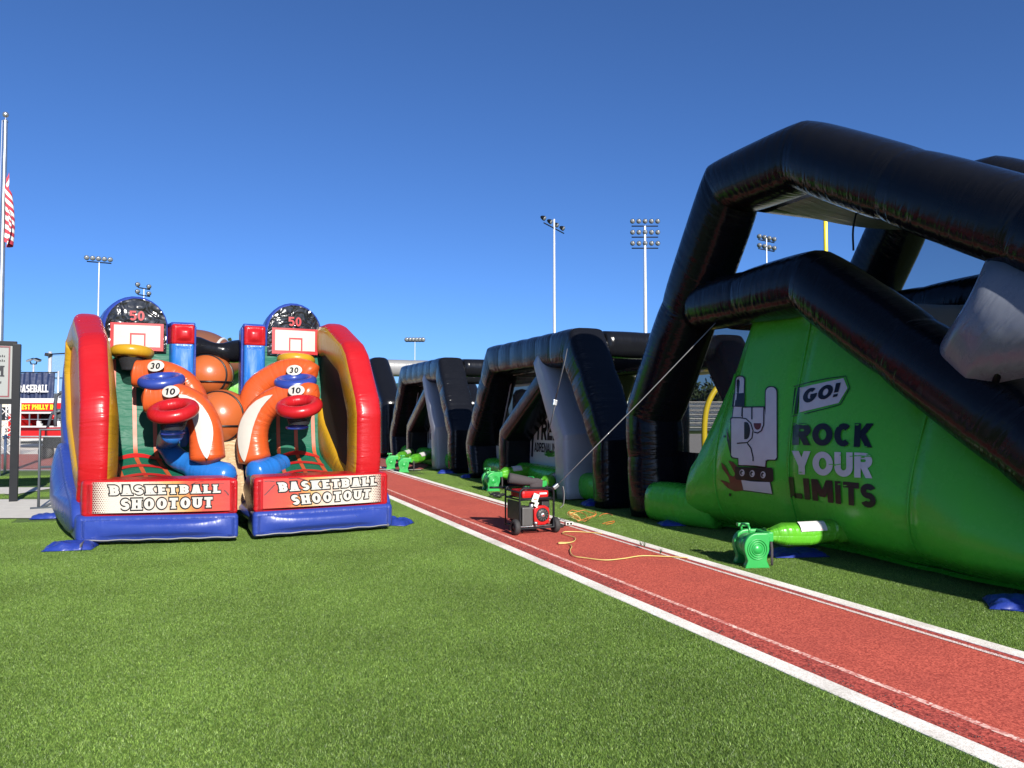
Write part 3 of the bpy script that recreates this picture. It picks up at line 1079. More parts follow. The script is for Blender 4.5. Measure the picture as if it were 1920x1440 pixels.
def wall_f(u, v):
    a = WALL_A0 + (WALL_A1 - WALL_A0) * u
    z = .07 + (wall_top(a) - .07) * v
    return W(a, wall_p(a, z), z)
def wall_wr(u, v):
    a = WALL_A0 + (WALL_A1 - WALL_A0) * u
    seam = min(abs(a - s) for s in SEAMS)
    return .10 + 1.0 * math.exp(-seam / .10) + .7 * math.exp(-v / .06) + .5 * math.exp(-(1 - v) / .05)
gw = grid('side_wall', 240, 60, wall_f, M['green'], sl, (2.2, 7.8), wall_wr)
# welded seam beads, the ground-edge flap, the back side wall
for s in SEAMS[1:5]:
    H = wall_top(s)
    tube('seam', [W(s, wall_p(s, z) - .006, z) for z in [.08 + (H - .1) * k / 18 for k in range(19)]], .013, M['green'], gw, nseg=6)
def flap(u, v):
    a = 9.7 - 7.6 * u
    return W(a, wall_p(a, .07) - .02 - .10 * v, .075 - .02 * v + .012 * math.sin(a * 3.1))
grid('ground_flap', 80, 2, flap, M['green'], sl, (8, .1), .4)
def wall_back(u, v):
    a = 8.6 - 6.6 * u
    z = .02 + (low_line(a) - .1) * v
    return W(a, 10.0 + .25 * math.sin(math.pi * v), z)
grid('far_side_wall', 40, 12, wall_back, M['green'], sl, (7, 3), .3)
# green foot tube, black skirt and black mesh beside the leg
sweep('foot_tube', [W(10.12, 6.62, .30), W(9.45, 6.72, .30), W(9.0, 6.9, .3)], (.30, .30), M['green'], sl, nseg=20, step=.08)
grid('skirt', 10, 8, lambda u, v: W(10.28 - 1.25 * u, 7.02 - .06 * math.sin(math.pi * u), .5 + .55 * v), M['black'], sl, (1, .6), 1.0)
az_panel('mesh_panel', [(10.26, 1.02), (10.22, 1.6), (9.42, 3.05), (8.0, 3.05), (9.1, 1.02)], 7.08, M['mesh'], sl)
tube('mesh_binding', [W(9.12, 7.0, 1.0), W(8.62, 6.98, 2.0), W(8.1, 6.96, 2.86)], .045, M['black'], sl)
tube('mesh_binding', [W(10.10, 7.05, 1.72), W(9.42, 7.03, 2.86)], .012, M['gray'], sl)
# grey gusset panel stretched between the arches
gp = [on_p(u, v, 6.62) for u, v in ((1812, 462), (1728, 640), (1812, 732), (1900, 716))]
def gusset(u, v):
    top0, top1 = Vector(gp[0]), Vector((gp[0][0] - 1.5, gp[0][1] - .86))
    bot0 = Vector(gp[1]).lerp(Vector(gp[2]), min(1, u * 1.9)) if u < .53 else Vector(gp[2]).lerp(Vector((gp[2][0] - .75, gp[2][1] + .12)), (u - .53) / .47)
    tp = top0.lerp(top1, u)
    q = bot0.lerp(tp, v)
    pull = .24 * math.sin(math.pi * v) * (1 - u) ** 2
    return W(q[0] - pull, 6.46 - .14 * math.sin(math.pi * v) * math.sin(math.pi * min(1, u + .1)) + .40 * max(0, 1 - u / .28) ** 2 + .10 * abs(2 * v - 1) ** 3, q[1])
grid('gusset_panel', 40, 24, gusset, M['gusset'], sl, (1.2, 1.4), .5)
a_, z_ = on_p(1905, 690, 6.6)
tube('gusset_strap', [W(a_ + .12, 6.5, z_ - .12), W(a_ - .15, 6.5, z_ + .5)], .03, M['black'], sl)

# print on the green wall: pixel outlines are carried onto the wall's own surface
def wall_px(u, v, lift):
    p = 6.7
    for _ in range(8):
        a, z = on_p(u, v, p)
        p = .5 * p + .5 * wall_p(a, min(max(z, .07), wall_top(a)))
    a, z = on_p(u, v, p)
    e = .02
    tu = W(a + e, wall_p(a + e, z), z) - W(a - e, wall_p(a - e, z), z)
    tz = W(a, wall_p(a, z + e), z + e) - W(a, wall_p(a, z - e), z - e)
    nn = tu.cross(tz).normalized()
    if nn.dot(NV) > 0:
        nn = -nn
    return W(a, wall_p(a, z), z) + nn * (lift * 1.3 + .008)
def zm(x, y, lift):                       # enlarged-view coordinates of the print
    return wall_px(1320 + x / 3.6, 580 + y / 3.6, lift)
def wall_text(s, quad, mat, w, e=0.0, lift=.002, gap=.08, slab=False, name='lettering'):
    q = quad_map(*quad)
    return strips_mesh(name, text_strips(s, w, e, slab, gap), lambda x, y, l: zm(*q(x, y), l), mat, gw, lift)
wall_text('ROCK', ((606, 770), (1150, 772), (1140, 935), (604, 915)), M['ink'], .30)
wall_text('YOUR', ((600, 955), (1140, 972), (1140, 1142), (604, 1110)), M['white_print'], .30)
wall_text('LIMITS', ((570, 1130), (1165, 1182), (1165, 1345), (585, 1268)), M['ink'], .29)
# torn chips in the letters
chips = []
for (x, y) in ((640, 772), (680, 780), (905, 790), (985, 880), (1040, 782), (1100, 930), (735, 1280), (780, 1300), (920, 1180), (960, 1190), (660, 1100), (890, 1055), (1030, 990), (1080, 1000), (1110, 985), (930, 985), (1075, 1340), (610, 1265)):
    k = random.uniform(5, 11)
    chips.append([(x + k * 1.8 * math.cos(t) * random.uniform(.6, 1.2), y + k * .55 * math.sin(t) * random.uniform(.6, 1.2)) for t in [i * 1.047 for i in range(6)]])
tag(poly_mesh('print_chips', chips, zm, M['green'], gw, 6, .0065), kind='stuff')
for ln_ in (([(600, 783), (650, 776), (706, 782)], 5), ([(990, 994), (1060, 990), (1142, 998)], 5), ([(850, 1047), (900, 1050), (965, 1040)], 5)):
    lines_mesh('print_crack', [ln_], zm, M['green'], gw, .0066)
# GO! arrow
poly_mesh('arrow_print', [[(652, 530), (945, 466), (972, 535), (912, 634), (650, 697)]], zm, M['white_print'], gw, 14, .002)
lines_mesh('arrow_outline', [([(608, 522), (720, 492), (840, 468), (960, 452), (988, 530), (925, 643), (840, 668), (700, 702), (594, 724)], 6)], zm, M['ink'], gw, .002)
poly_mesh('arrow_bar', [[(614, 532), (622, 530), (604, 712), (596, 714)], [(630, 528), (652, 524), (634, 704), (614, 708)]], zm, M['ink'], gw, 14, .002)
wall_text('GO!', ((684, 540), (932, 496), (908, 590), (668, 640)), M['ink'], .30, lift=.005)
# horned hand
def circ(cx, cy, rx, ry, a0=0, a1=360, n=16):
    return [(cx + rx * math.cos(R(a0 + (a1 - a0) * i / n)), cy + ry * math.sin(R(a0 + (a1 - a0) * i / n))) for i in range(n + (0 if a1 - a0 == 360 else 1))]
def grow(poly, k):
    cx = sum(p[0] for p in poly) / len(poly); cy = sum(p[1] for p in poly) / len(poly)
    return [(p[0] + k * (1 if p[0] > cx else -1), p[1] + k * (1 if p[1] > cy else -1)) for p in poly]
little = circ(248, 480, 27, 26, 180, 360, 10) + [(272, 575), (262, 735), (198, 735), (216, 575)]
index = circ(458, 562, 36, 36, 180, 360, 10) + [(494, 800), (494, 1000), (484, 1014), (416, 1014), (420, 800)]
palm = [(190, 745), (200, 733), (268, 733), (268, 664), (414, 664), (430, 800), (430, 1018), (420, 1020), (418, 1062), (240, 1050), (238, 1004), (200, 998), (190, 985)]
wrist = [(256, 1150), (448, 1166), (464, 1244), (272, 1218)]
poly_mesh('hand_outline', [grow(little, 7), grow(palm, 7)], zm, M['ink'], gw, 14, .0010)
poly_mesh('hand_outline', [grow(index, 7)], zm, M['ink'], gw, 14, .0016)
poly_mesh('hand_outline', [grow(wrist, 6)], zm, M['ink'], gw, 14, .0010)
poly_mesh('hand_print', [little], zm, M['white_print'], gw, 14, .0026)
poly_mesh('hand_print', [palm], zm, M['white_print'], gw, 14, .0032)
poly_mesh('hand_print', [index], zm, M['white_print'], gw, 14, .0038)
poly_mesh('hand_print', [wrist], zm, M['white_print'], gw, 14, .0030)
poly_mesh('ring_band', [[(206, 570), (282, 566), (278, 662), (198, 658)]], zm, M['ink'], gw, 14, .0050)
band_ = [(216, 1062), (460, 1068), (472, 1080), (476, 1150), (466, 1164), (230, 1150), (216, 1140)]
poly_mesh('wrist_band', [band_], zm, M['ink'], gw, 14, .0050)
poly_mesh('thumb_hole', [[(278, 762)] + circ(292, 820, 26, 58, -90, 90, 10) + [(278, 878)]], zm, M['ink'], gw, 10, .0056)
poly_mesh('nail_print', [[(342, 770), (392, 770)] + circ(367, 782, 24, 32, 0, 180, 10)], zm, M['ink_red'], gw, 8, .0056)
lines_mesh('hand_line', [([(198, 733), (250, 733), (290, 740), (322, 770), (338, 820), (330, 870), (300, 900), (230, 905)], 8),
                         ([(300, 905), (325, 940), (338, 1000), (338, 1024)], 8), ([(265, 664), (262, 725)], 8), ([(330, 664), (330, 745)], 8),
                         ([(412, 664), (410, 780), (395, 820), (370, 836), (345, 830)], 8), ([(266, 662), (412, 660)], 8)], zm, M['ink'], gw, .0060)
for cx, cy in ((264, 1102), (332, 1108), (405, 1116)):
    poly_mesh('stud_print', [circ(cx, cy, 17, 23)], zm, M['white_print'], gw, 8, .0058)
    poly_mesh('stud_print', [circ(cx - 3, cy, 11, 16)], zm, M['ink'], gw, 8, .0064)
    poly_mesh('stud_print', [[(cx - 2, cy - 2), (cx + 9, cy - 8), (cx + 10, cy + 8), (cx - 2, cy + 13)]], zm, M['white_print'], gw, 8, .0070)
poly_mesh('splash_print', [[(120, 1030), (150, 1060), (180, 1120), (205, 1130), (215, 1110), (190, 1060), (168, 1020), (200, 1030), (240, 1070), (262, 1150), (270, 1222), (215, 1228), (165, 1205), (112, 1150), (150, 1160), (180, 1175), (170, 1130), (128, 1075)]], zm, M['ink_red'], gw, 8, .0022)
for q_ in ([(158, 800), (166, 830), (182, 900), (186, 985), (172, 940), (160, 870)], circ(180, 1250, 8, 11), circ(143, 858, 5, 8)):
    poly_mesh('splash_print', [q_], zm, M['ink'], gw, 8, .0022)

# tie-down strap from the slide to the generator
def ribbon(name, pts, w, mat, parent=None, up=(0, 0, 1), th=.004):
    return sweep(name, pts, (th, w / 2), mat, parent, nseg=8, ex=6, step=9, puff=0, wr_amp=0, bn=up)
sA = at(1042, 912, 10.75); sB = W(8.62, 6.72, 3.02)
st = thing('tie_down_strap', sA, 'long grey ratchet strap running from the generator up to the slide', 'strap')
ribbon('webbing', [sA, sA.lerp(sB, .5) + Vector((0, 0, -.02)), sB], .036, M['webbing'], st, up=(.3, -.9, .2))
box('ratchet', (.09, .05, .05), (0, 0, 0), M['steel'], st, (0, -.6, .4), .01)
tail = [at(1055, 912, 10.7), at(1057, 925, 10.7), at(1056, 945, 10.7), at(1050, 952, 10.7)]
ribbon('loose_end', curve_pts(tail, 4), .045, M['webbing'], st, up=(.3, -.9, .2))

# ---------------- frame modules: two alike, one further with a sloping arch
FR = [(11.72, .02), (11.76, 1.10), (12.98, 2.90), (17.12, 2.90), (18.55, .85), (18.27, .02)]
FRR = [(.25, .40), (.27, .41), (.36, .41), (.36, .41), (.28, .41), (.25, .40)]
def frame_module(off, label, idx):
    t = thing('frame_module', W(15 + off, 8.4, 0), label, 'inflatable')
    sh = lambda pts: [(a + off, z) for a, z in pts]
    for p in (6.82, 10.1):
        P_, R_, K_ = split(sh(FR), FRR, .62 if p < 8 else 1.5)
        sweep('hexagonal_frame', frame_path(P_, p), R_, M['black'], t, bn=NV, nseg=32, ex=4.2, step=.11, pinch=K_, puff=.045, crease=True, wr_base=.7)
    # crossing supports
    sweep('grey_support', frame_path(sh([(13.12, .02), (13.17, .6), (13.2, 1.16), (14.3, 2.74)]), 6.76), [(.24, .37), (.24, .38), (.25, .38), (.20, .36)], M['gray'], t, bn=NV, nseg=32, ex=5.0, step=.11, crease=True)
    sweep('black_support', frame_path(sh([(16.27, .02), (16.27, .6), (16.25, 1.15), (14.15, 2.36)]), 6.80), [(.22, .36), (.22, .37), (.23, .37), (.22, .35)], M['black'], t, bn=NV, nseg=32, ex=4.5, step=.11, crease=True)
    # printed grey sheet, mesh, green foot tubes
    w_ = az_panel('printed_sheet', sh([(13.2, .42), (16.3, .42), (16.3, 1.1), (14.2, 2.3), (13.9, 2.3), (13.2, 1.2)]), 7.06, M['sheetgray'], t)
    az_panel('grey_sheet', sh([(16.4, .42), (18.2, .42), (18.2, .82), (16.4, .82)]), 7.07, M['sheetgray'], t)
    az_panel('mesh_panel', sh([(16.4, .82), (18.2, .82), (17.0, 2.72), (14.4, 2.72), (16.3, 1.2)]), 7.09, M['mesh_dark'], t)
    az_panel('mesh_panel', sh([(12.0, .82), (13.15, .82), (13.2, 1.2), (14.0, 2.4), (14.2, 2.72), (13.1, 2.72), (12.0, 1.1)]), 7.09, M['mesh_dark'], t)
    grid('skirt', 8, 4, lambda u, v: W(12.0 + off + 1.15 * u, 7.04, .45 + .36 * v), M['black'], t, (1.2, .4), .9)
    tube('mesh_binding', [W(17.9 + off, 7.03, .85), W(17.0 + off, 7.03, 2.55), W(14.6 + off, 7.03, 2.60)], .016, M['gray'], t)
    sweep('foot_tube', [W(a + off, 6.92, .27) for a in (12.0, 13.0, 14.3, 15.3, 16.3, 17.3, 18.1)], [(.27, .27)] * 7, M['green'], t, nseg=18, step=.12, pinch=[.05] * 7)
    # cross tubes between the two frames, pillars inside
    for a, z, r in ((12.95, 2.96, .27), (17.1, 2.90, .26)):
        sweep('cross_tube', [W(a + off, 7.2, z), W(a + off, 8.1, z), W(a + off, 9.0, z), W(a + off, 9.8, z)], (r, r), M['black'], t, nseg=18, step=.14, pinch=[.04] * 4)
    for a, p, mt, hh in ((13.6, 8.6, 'black', 2.3), (15.2, 9.0, 'green', 1.7), (16.6, 8.3, 'lime', 1.75), (13.9, 9.5, 'black', 2.4)):
        lathe('inner_pillar', [(.30, .0), (.31, .5), (.30, 1.0), (.31, 1.5), (.29, hh - .2), (.2, hh - .05), (.02, hh)], W(a + off, p, .0), (0, 0, 1), M[mt], t, 20)
    # print
    def sm(x, y, l):
        return W(15.93 + off - 1.75 * x, 7.06 - l - .002, .66 + .86 * y)
    q = quad_map((.13, .05), (1.0, .0), (1.0, .52), (.10, .55))
    strips_mesh('lettering', text_strips('TREME', .26, 0, False, .07), lambda x, y, l: sm(q(x, y)[0], 1 - q(x, y)[1], l), M['ink'], w_, .002)
    q2 = quad_map((.07, .62), (1.05, .60), (1.05, .82), (.07, .86))
    strips_mesh('lettering', text_strips('ADRENALINE RUN', .22, 0, False, .07), lambda x, y, l: sm(q2(x, y)[0], 1 - q2(x, y)[1], l), M['ink'], w_, .002)
    lines_mesh('lettering', [([(-.07, .42), (.02, .58), (.10, .72)], .075), ([(.10, 1.0), (.06, .72), (.02, .40), (.0, .0)], .055)], sm, M['ink'], w_, .0045)
    tag(poly_mesh('paint_splat', [[(.35 + .4 * random.random() + random.uniform(.01, .03) * math.cos(t_), .05 + .3 * random.random() * .5 + random.uniform(.03, .07) * math.sin(t_)) for t_ in (0, 2.1, 4.2)] for _ in range(26)], sm, M['green'], w_, .05, .0010), kind='stuff')
    return t
frame_module(0.0, 'black hexagonal inflatable frame with crossed grey support, next to the tall slide', 0)
frame_module(8.33, 'smaller looking black hexagonal inflatable frame behind two green blowers, second from slide', 1)

# strap hanging from the near frame
sA = at(1062, 640, 13.6); sB = at(1040, 752, 13.4); sC = at(1028, 812, 13.6)
st = thing('ratchet_strap', sB, 'dark webbing strap with metal buckle hanging from the near black frame', 'strap')
ribbon('webbing', [at(1063, 655, 13.15), at(1059, 675, 13.0), sB + Vector((0, -.1, 0))], .05, M['webbing_dark'], st, up=(.3, -.9, .2))
box('buckle', (.07, .05, .10), (0, -.1, -.03), M['steel'], st, (0, .2, .3), .012)
ribbon('lower_webbing', [sB + Vector((0, -.1, -.08)), sC], .04, M['webbing_dark'], st, up=(.3, -.9, .2))

t = thing('frame_module', W(31, 8.4, 0), 'furthest black inflatable frame with sloping leg and pale grey bar, beside red game wall', 'inflatable')
FC = [(28.35, .02), (28.45, 1.95), (30.6, 3.55), (34.0, 3.55), (36.0, 1.6), (35.8, .02)]
for p in (6.82, 10.1):
    P_, R_, K_ = split(FC, [(.34, .42)] * 6)
    sweep('sloping_frame', frame_path(P_, p), R_, M['black'], t, bn=NV, nseg=20, ex=2.8, step=.14, pinch=K_)
sweep('cross_tube', [W(30.9, p, 3.48) for p in (7.1, 8.2, 9.3, 10.4, 11.5)], (.34, .34), M['lightgray'], t, nseg=20, step=.15)
az_panel('green_sheet', [(29.0, .3), (29.0, 2.0), (30.6, 2.95), (34, 2.95), (34, .3)], 8.2, M['lime'], t)
for a, p, hh in ((29.6, 9.0, 2.8), (31.5, 8.0, 2.6)):
    lathe('inner_pillar', [(.30, .0), (.31, .9), (.30, 1.9), (.2, hh - .05), (.02, hh)], W(a, p, 0), (0, 0, 1), M['lime'], t, 18)
sweep('foot_tube', [W(a, 6.92, .27) for a in (28.6, 30, 32, 34, 35.6)], [(.27, .27)] * 5, M['green'], t, nseg=16, step=.2)
#@@GAME
# ================================================================== BASKETBALL GAME
gm = thing('basketball_game', (-4.2, 11.2, 0), 'red, blue and yellow inflatable basketball shootout game with two lanes', 'inflatable')

def halftone_banner(name, flip):
    """printed banner: dotted white end, splashes, yellow and red end"""
    m, nt, b = new_mat(name)
    setc(b, (.8, .7, .6), 0.4, 0, 0.4)
    tc = N(nt, 'ShaderNodeTexCoord'); sp = N(nt, 'ShaderNodeSeparateXYZ')
    nt.links.new(tc.outputs['UV'], sp.inputs[0])
    x = sp.outputs[0]; y = sp.outputs[1]
    if flip:
        x = math_node(nt, 'SUBTRACT', 1.0, x)
    n1 = N(nt, 'ShaderNodeTexNoise'); n1.inputs['Scale'].default_value = 5; n1.inputs['Detail'].default_value = 6
    n1.inputs['Roughness'].default_value = .65
    nt.links.new(tc.outputs['UV'], n1.inputs['Vector'])
    xx = math_node(nt, 'ADD', x, math_node(nt, 'MULTIPLY', math_node(nt, 'SUBTRACT', n1.outputs['Fac'], .5), .28))
    xx = math_node(nt, 'ADD', xx, math_node(nt, 'MULTIPLY', math_node(nt, 'SUBTRACT', y, .5), .10))
    rp = N(nt, 'ShaderNodeValToRGB'); c = rp.color_ramp
    c.elements[0].position = 0.0; c.elements[0].color = (.44, .39, .32, 1)
    c.elements[1].position = 1.0; c.elements[1].color = (.36, .022, .016, 1)
    for ps, cl in ((.36, (.45, .40, .33, 1)), (.48, (.45, .32, .24, 1)), (.58, (.44, .27, .11, 1)), (.66, (.44, .20, .05, 1)), (.75, (.38, .05, .025, 1))):
        e = c.elements.new(ps); e.color = cl
    nt.links.new(xx, rp.inputs['Fac'])
    # halftone dots growing towards the white end
    gx = math_node(nt, 'MULTIPLY', sp.outputs[0], 62.0); gy = math_node(nt, 'MULTIPLY', y, 17.0)
    row = math_node(nt, 'MULTIPLY', math_node(nt, 'MODULO', math_node(nt, 'FLOOR', gy), 2.0), .5)
    fx = math_node(nt, 'SUBTRACT', math_node(nt, 'FRACT', math_node(nt, 'ADD', gx, row)), .5)
    fy = math_node(nt, 'SUBTRACT', math_node(nt, 'FRACT', gy), .5)
    rr = math_node(nt, 'SQRT', math_node(nt, 'ADD', math_node(nt, 'MULTIPLY', fx, fx), math_node(nt, 'MULTIPLY', fy, fy)))
    lim = math_node(nt, 'SUBTRACT', .52, math_node(nt, 'MULTIPLY', x, 3.6))
    dots = math_node(nt, 'LESS_THAN', rr, lim)
    mx = N(nt, 'ShaderNodeMix', data_type='RGBA')
    nt.links.new(dots, mx.inputs['Factor']); nt.links.new(rp.outputs[0], mx.inputs['A'])
    mx.inputs['B'].default_value = (.10, .015, .012, 1)
    # ink spatter
    vo = N(nt, 'ShaderNodeTexVoronoi'); vo.inputs['Scale'].default_value = 16
    mpn = N(nt, 'ShaderNodeMapping'); mpn.inputs['Scale'].default_value = (4, 1, 1)
    nt.links.new(tc.outputs['UV'], mpn.inputs[0]); nt.links.new(mpn.outputs[0], vo.inputs['Vector'])
    edge = math_node(nt, 'ABSOLUTE', math_node(nt, 'SUBTRACT', y, .5))
    sp_ = math_node(nt, 'LESS_THAN', vo.outputs['Distance'], math_node(nt, 'SUBTRACT', math_node(nt, 'MULTIPLY', edge, .55), .10))
    m2 = N(nt, 'ShaderNodeMix', data_type='RGBA')
    nt.links.new(math_node(nt, 'MULTIPLY', sp_, .8), m2.inputs['Factor']); nt.links.new(mx.outputs['Result'], m2.inputs['A'])
    m2.inputs['B'].default_value = (.45, .05, .03, 1)
    nt.links.new(m2.outputs['Result'], b.inputs['Base Color'])
    return m

def lane(FO, FI, BO, BI, side):
    """one shooting lane: s 0 = outer side wall, 1 = inner; d 0 = front, 1 = back (about 2.7 m)"""
    FO, FI, BO, BI = [Vector((*q, 0)) for q in (FO, FI, BO, BI)]
    def F(s, d, z):
        q = FO.lerp(FI, s).lerp(BO.lerp(BI, s), d)
        return q + Vector((0, 0, z))
    Wd, Dp = 1.80, 2.75
    left = side == 'L'
    sd = lambda x, y, w: F(w, x / Dp, y)                       # outline in (depth m, z), extruded across
    fr = lambda x, y, w: F(x / Wd, w / Dp, y)                  # outline in (across m, z), extruded in depth

    # blue base block, bulging outer skirt
    body = chaikin([(.10, .06), (2.5, .06), (2.5, .55), (2.3, .72), (1.2, .52), (.6, .42), (.10, .40)], 2)
    pillow('body', resample(body, .12), .02, .98, sd, M['blue'], gm, bulge=.10, rnd=.07)
    tw = pillow('back_tower', rrect(1.98, .1, 2.5, 2.62, .12, .12), .10, .98, sd, M['blue'], gm, bulge=.03, rnd=.05)
    skirt_ = chaikin([(.0, .06), (2.45, .06), (2.62, .55), (2.60, 1.15), (1.9, 1.22), (.9, .66), (.05, .55)], 2)
    pillow('outer_skirt', resample(skirt_, .10), -.10, .10, sd, M['blue'], gm, bulge=.085, rnd=.03)
    skirt_ = chaikin([(1.95, 1.0), (2.62, .9), (2.60, 1.6), (2.50, 2.35), (2.36, 2.72), (2.28, 2.3), (2.2, 1.6)], 2)
    pillow('outer_skirt', resample(skirt_, .10), -.045, .12, sd, M['blue'], gm, bulge=.03, rnd=.03)
    # front box: blue band below, red panel above with the banner
    band_o = pillow('base_band', rrect(-.15, .045, Wd + .02, .385, .06, .08), -.13, .55, fr, M['blue'], gm, bulge=.06, rnd=.06, rect=True)
    pts = [F(-.05 + 1.04 * s / 24, -.048 - .004 * math.sin(math.pi * s / 24), .082 + .005 * math.sin(s * 1.3)) for s in range(25)]
    tube('welt', pts, .009, M['lightgray'], band_o, nseg=6)
    fp = pillow('front_panel', rrect(-.08, .355, Wd + .01, .815, .05, .08), -.115, .42, fr, M['red'], gm, bulge=.03, rnd=.05, rect=True)
    def ban(x, y, l):
        s = (.02 + .92 * x) if left else (.94 - .92 * x)
        d = -.128 - .034 * (1 - (2 * x - 1) ** 4 * .8) - l + .010 * y
        return F(s, d / Dp, .415 + .380 * y)
    bo = grid('banner', 30, 8, lambda u, v: ban(u, v, .004), halftone_banner('banner_print_' + side, not left), fp, (1, 1), .2)
    y0, y1 = (.50, .90), (.10, .50)
    for s_, q, in (('BASKETBALL', ((.115, .90), (.925, .87), (.925, .60), (.125, .58)) if left else ((.115, .87), (.955, .92), (.955, .61), (.13, .55))),
                   ('SHOOTOUT', ((.20, .46), (.865, .47), (.865, .13), (.20, .10)) if left else ((.215, .42), (.90, .49), (.89, .16), (.235, .08)))):
        qq = [(a, 1 - b) for a, b in q]
        qm = quad_map(*qq)
        f_ = lambda x, y, l: ban(qm(x, y)[0], 1 - qm(x, y)[1], l)
        strips_mesh('lettering_outline', text_strips(s_, .40, .12, True, .27), f_, M['ink'], bo, .009, .0005)
        strips_mesh('lettering', text_strips(s_, .40, 0, True, .27), f_, M['whitev'], bo, .017, .0005)
    if left:
        [lines_mesh('ball_line', [q_], ban, M['ink_red'], bo, .0055) for q_ in (([(.70, .86), (.74, .95), (.80, .99)], .012), ([(.86, .86), (.90, .90), (.955, .90)], .014), ([(.955, .68), (.975, .60), (.99, .50)], .014))]
    else:
        [lines_mesh('ball_line', [q_], ban, M['ink_red'], bo, .0055) for q_ in (([(.01, .92), (.05, .93), (.09, .90)], .03), ([(.09, .80), (.05, .62), (.01, .45)], .014), ([(.20, .98), (.27, .99), (.33, .93)], .03))]

    # ring-shaped side wall: red face, yellow flanks, mesh inside and red panel outside
    ringp = [(.42, .52), (.22, .95), (.20, 1.62), (.62, 2.42), (1.62, 2.92), (2.30, 2.85), (2.42, 2.1), (1.9, 1.25), (.95, .62)]
    ringp = [(.42, .56), (.27, .95), (.27, 1.68), (.76, 2.44), (1.62, 2.83), (2.16, 2.83), (2.32, 2.2), (1.88, 1.33), (.98, .70)]
    ringp = chaikin(ringp, 1, True, .10)
    wc, hwid = (.085, .20) if left else (.085, .205)
    toe = .0 if left else .11
    path = [F(wc + toe * x / Dp, x / Dp, z) for x, z in ringp]
    acr = (FI - FO).normalized()
    osg = 1 if (path[1] - path[0]).cross(acr).dot(path[0] + path[1] - 2 * sum(path, Vector()) / len(path)) > 0 else -1
    def ring_mat(t):
        # red where the section faces out of the ring, yellow on the flanks
        c = math.cos(2 * math.pi * t) * osg
        return 0 if c > .70 else 1
    sw = sweep('side_wall', path, (.27, hwid), [M['red'], M['yellow']], gm, bn=acr, closed=True, nseg=28, ex=3.4, step=.07, puff=.0, fmat_fn=ring_mat, wr_base=.55)
    inner = [(x, z) for x, z in ringp]
    def disc(nm, s_, mat, sub):
        cx = sum(q[0] for q in inner) / len(inner); cz = sum(q[1] for q in inner) / len(inner)
        v = [F(s_ + toe * cx / Dp, cx / Dp, cz)] + [F(s_ + toe * x / Dp, x / Dp, z) for x, z in inner]
        n = len(inner)
        mesh(nm, v, [(0, 1 + i, 1 + (i + 1) % n) for i in range(n)], mat, sub, uv=[(0, 0)] + list(inner), wr=[.05] * (n + 1))
    disc('mesh_panel', wc + hwid / Wd * .70, M['mesh_black'], sw)
    disc('outer_panel', wc - hwid / Wd * .96, M['red'], sw)
    if not left:
        q = F(.06, -.01, .0)
        bm_ = [(0, 0), (.10, 0), (.10, .075), (0, .075), (0, 0)]
        tube('valve_patch', [at(683 + x * 130, 884 - y * 130 - x * 10, 10.95) for x, y in bm_[:4]], .011, M['yellow'], sw, nseg=6, closed=True)

    # green bed and back wall of the lane
    prof = [(.30, .60), (.60, .66), (1.0, .76), (1.45, .90), (1.66, .98), (1.76, 1.12), (1.84, 1.5), (1.92, 2.0), (1.98, 2.72)]
    prof = curve_pts([(x, z, 0) for x, z in prof], 4)
    cum = [0.0]
    for i in range(1, len(prof)):
        cum.append(cum[-1] + (prof[i] - prof[i - 1]).length)
    def bed(s, t, l=0.0):
        x = t * cum[-1]
        i = max(1, min(len(cum) - 1, int(np.searchsorted(cum, x))))
        k = (x - cum[i - 1]) / (cum[i] - cum[i - 1])
        q = prof[i - 1].lerp(prof[i], min(1, max(0, k)))
        dv = (prof[i] - prof[i - 1]).normalized()
        return F(s, (q[0] - dv[1] * l) / Dp, q[1] + dv[0] * l)
    bd = grid('shooting_bed', 16, 40, lambda u, v: bed(.20 + .80 * u, v), M['dkgreen'], gm, (1.5, 3.5), .9)
    tb = cum[[i for i, q in enumerate(prof) if q[1] >= .97][0]] / cum[-1]
    for sc in (.33, .50, .67):
        v_ = []
        s0 = sc - (.02 if sc != .5 else 0)
        grid('orange_stripe', 1, 40, lambda u, v: bed(sc + (u - .5) * .034 + (sc - .5) * .25 * max(0, .5 - v), .02 + .90 * v, .008), M['stripe_orange'], bd, (1, 1), 0)
    for k in range(4):
        tk = tb * (.28 + .24 * k)
        grid('red_stripe', 12, 1, lambda u, v: bed(.30 + .40 * u, tk + v * .028 - .045 * (2 * u - 1) ** 2, .0125), M['red_print'], bd, (1, 1), 0)

    # arched backboard
    x0, x1 = .22 * Wd, .80 * Wd
    rad = (x1 - x0) / 2
    zc = 2.95
    arch = [(x0, 2.2), (x1, 2.2)] + [(x0 + rad + rad * math.cos(R(q)), zc + rad * .96 * math.sin(R(q))) for q in range(0, 181, 12)]
    ar = pillow('backboard_arch', resample(arch, .10), 1.98, 2.50, fr, M['blue'], gm, bulge=.02, rnd=.06)
    pa = [(x0 + .05, 2.58), (x1 - .05, 2.58)] + [(x0 + rad + (rad - .05) * math.cos(R(q)), zc + (rad - .05) * .96 * math.sin(R(q))) for q in range(0, 181, 12)]
    def face(x, y, l):
        return F(x / Wd, (1.945 - l - .03 * math.cos((x - x0 - rad) / rad * 1.4)) / Dp, y)
    # black printed face as a grid that fills the arch outline
    verts, faces = [], []
    nx, ny = 22, 20
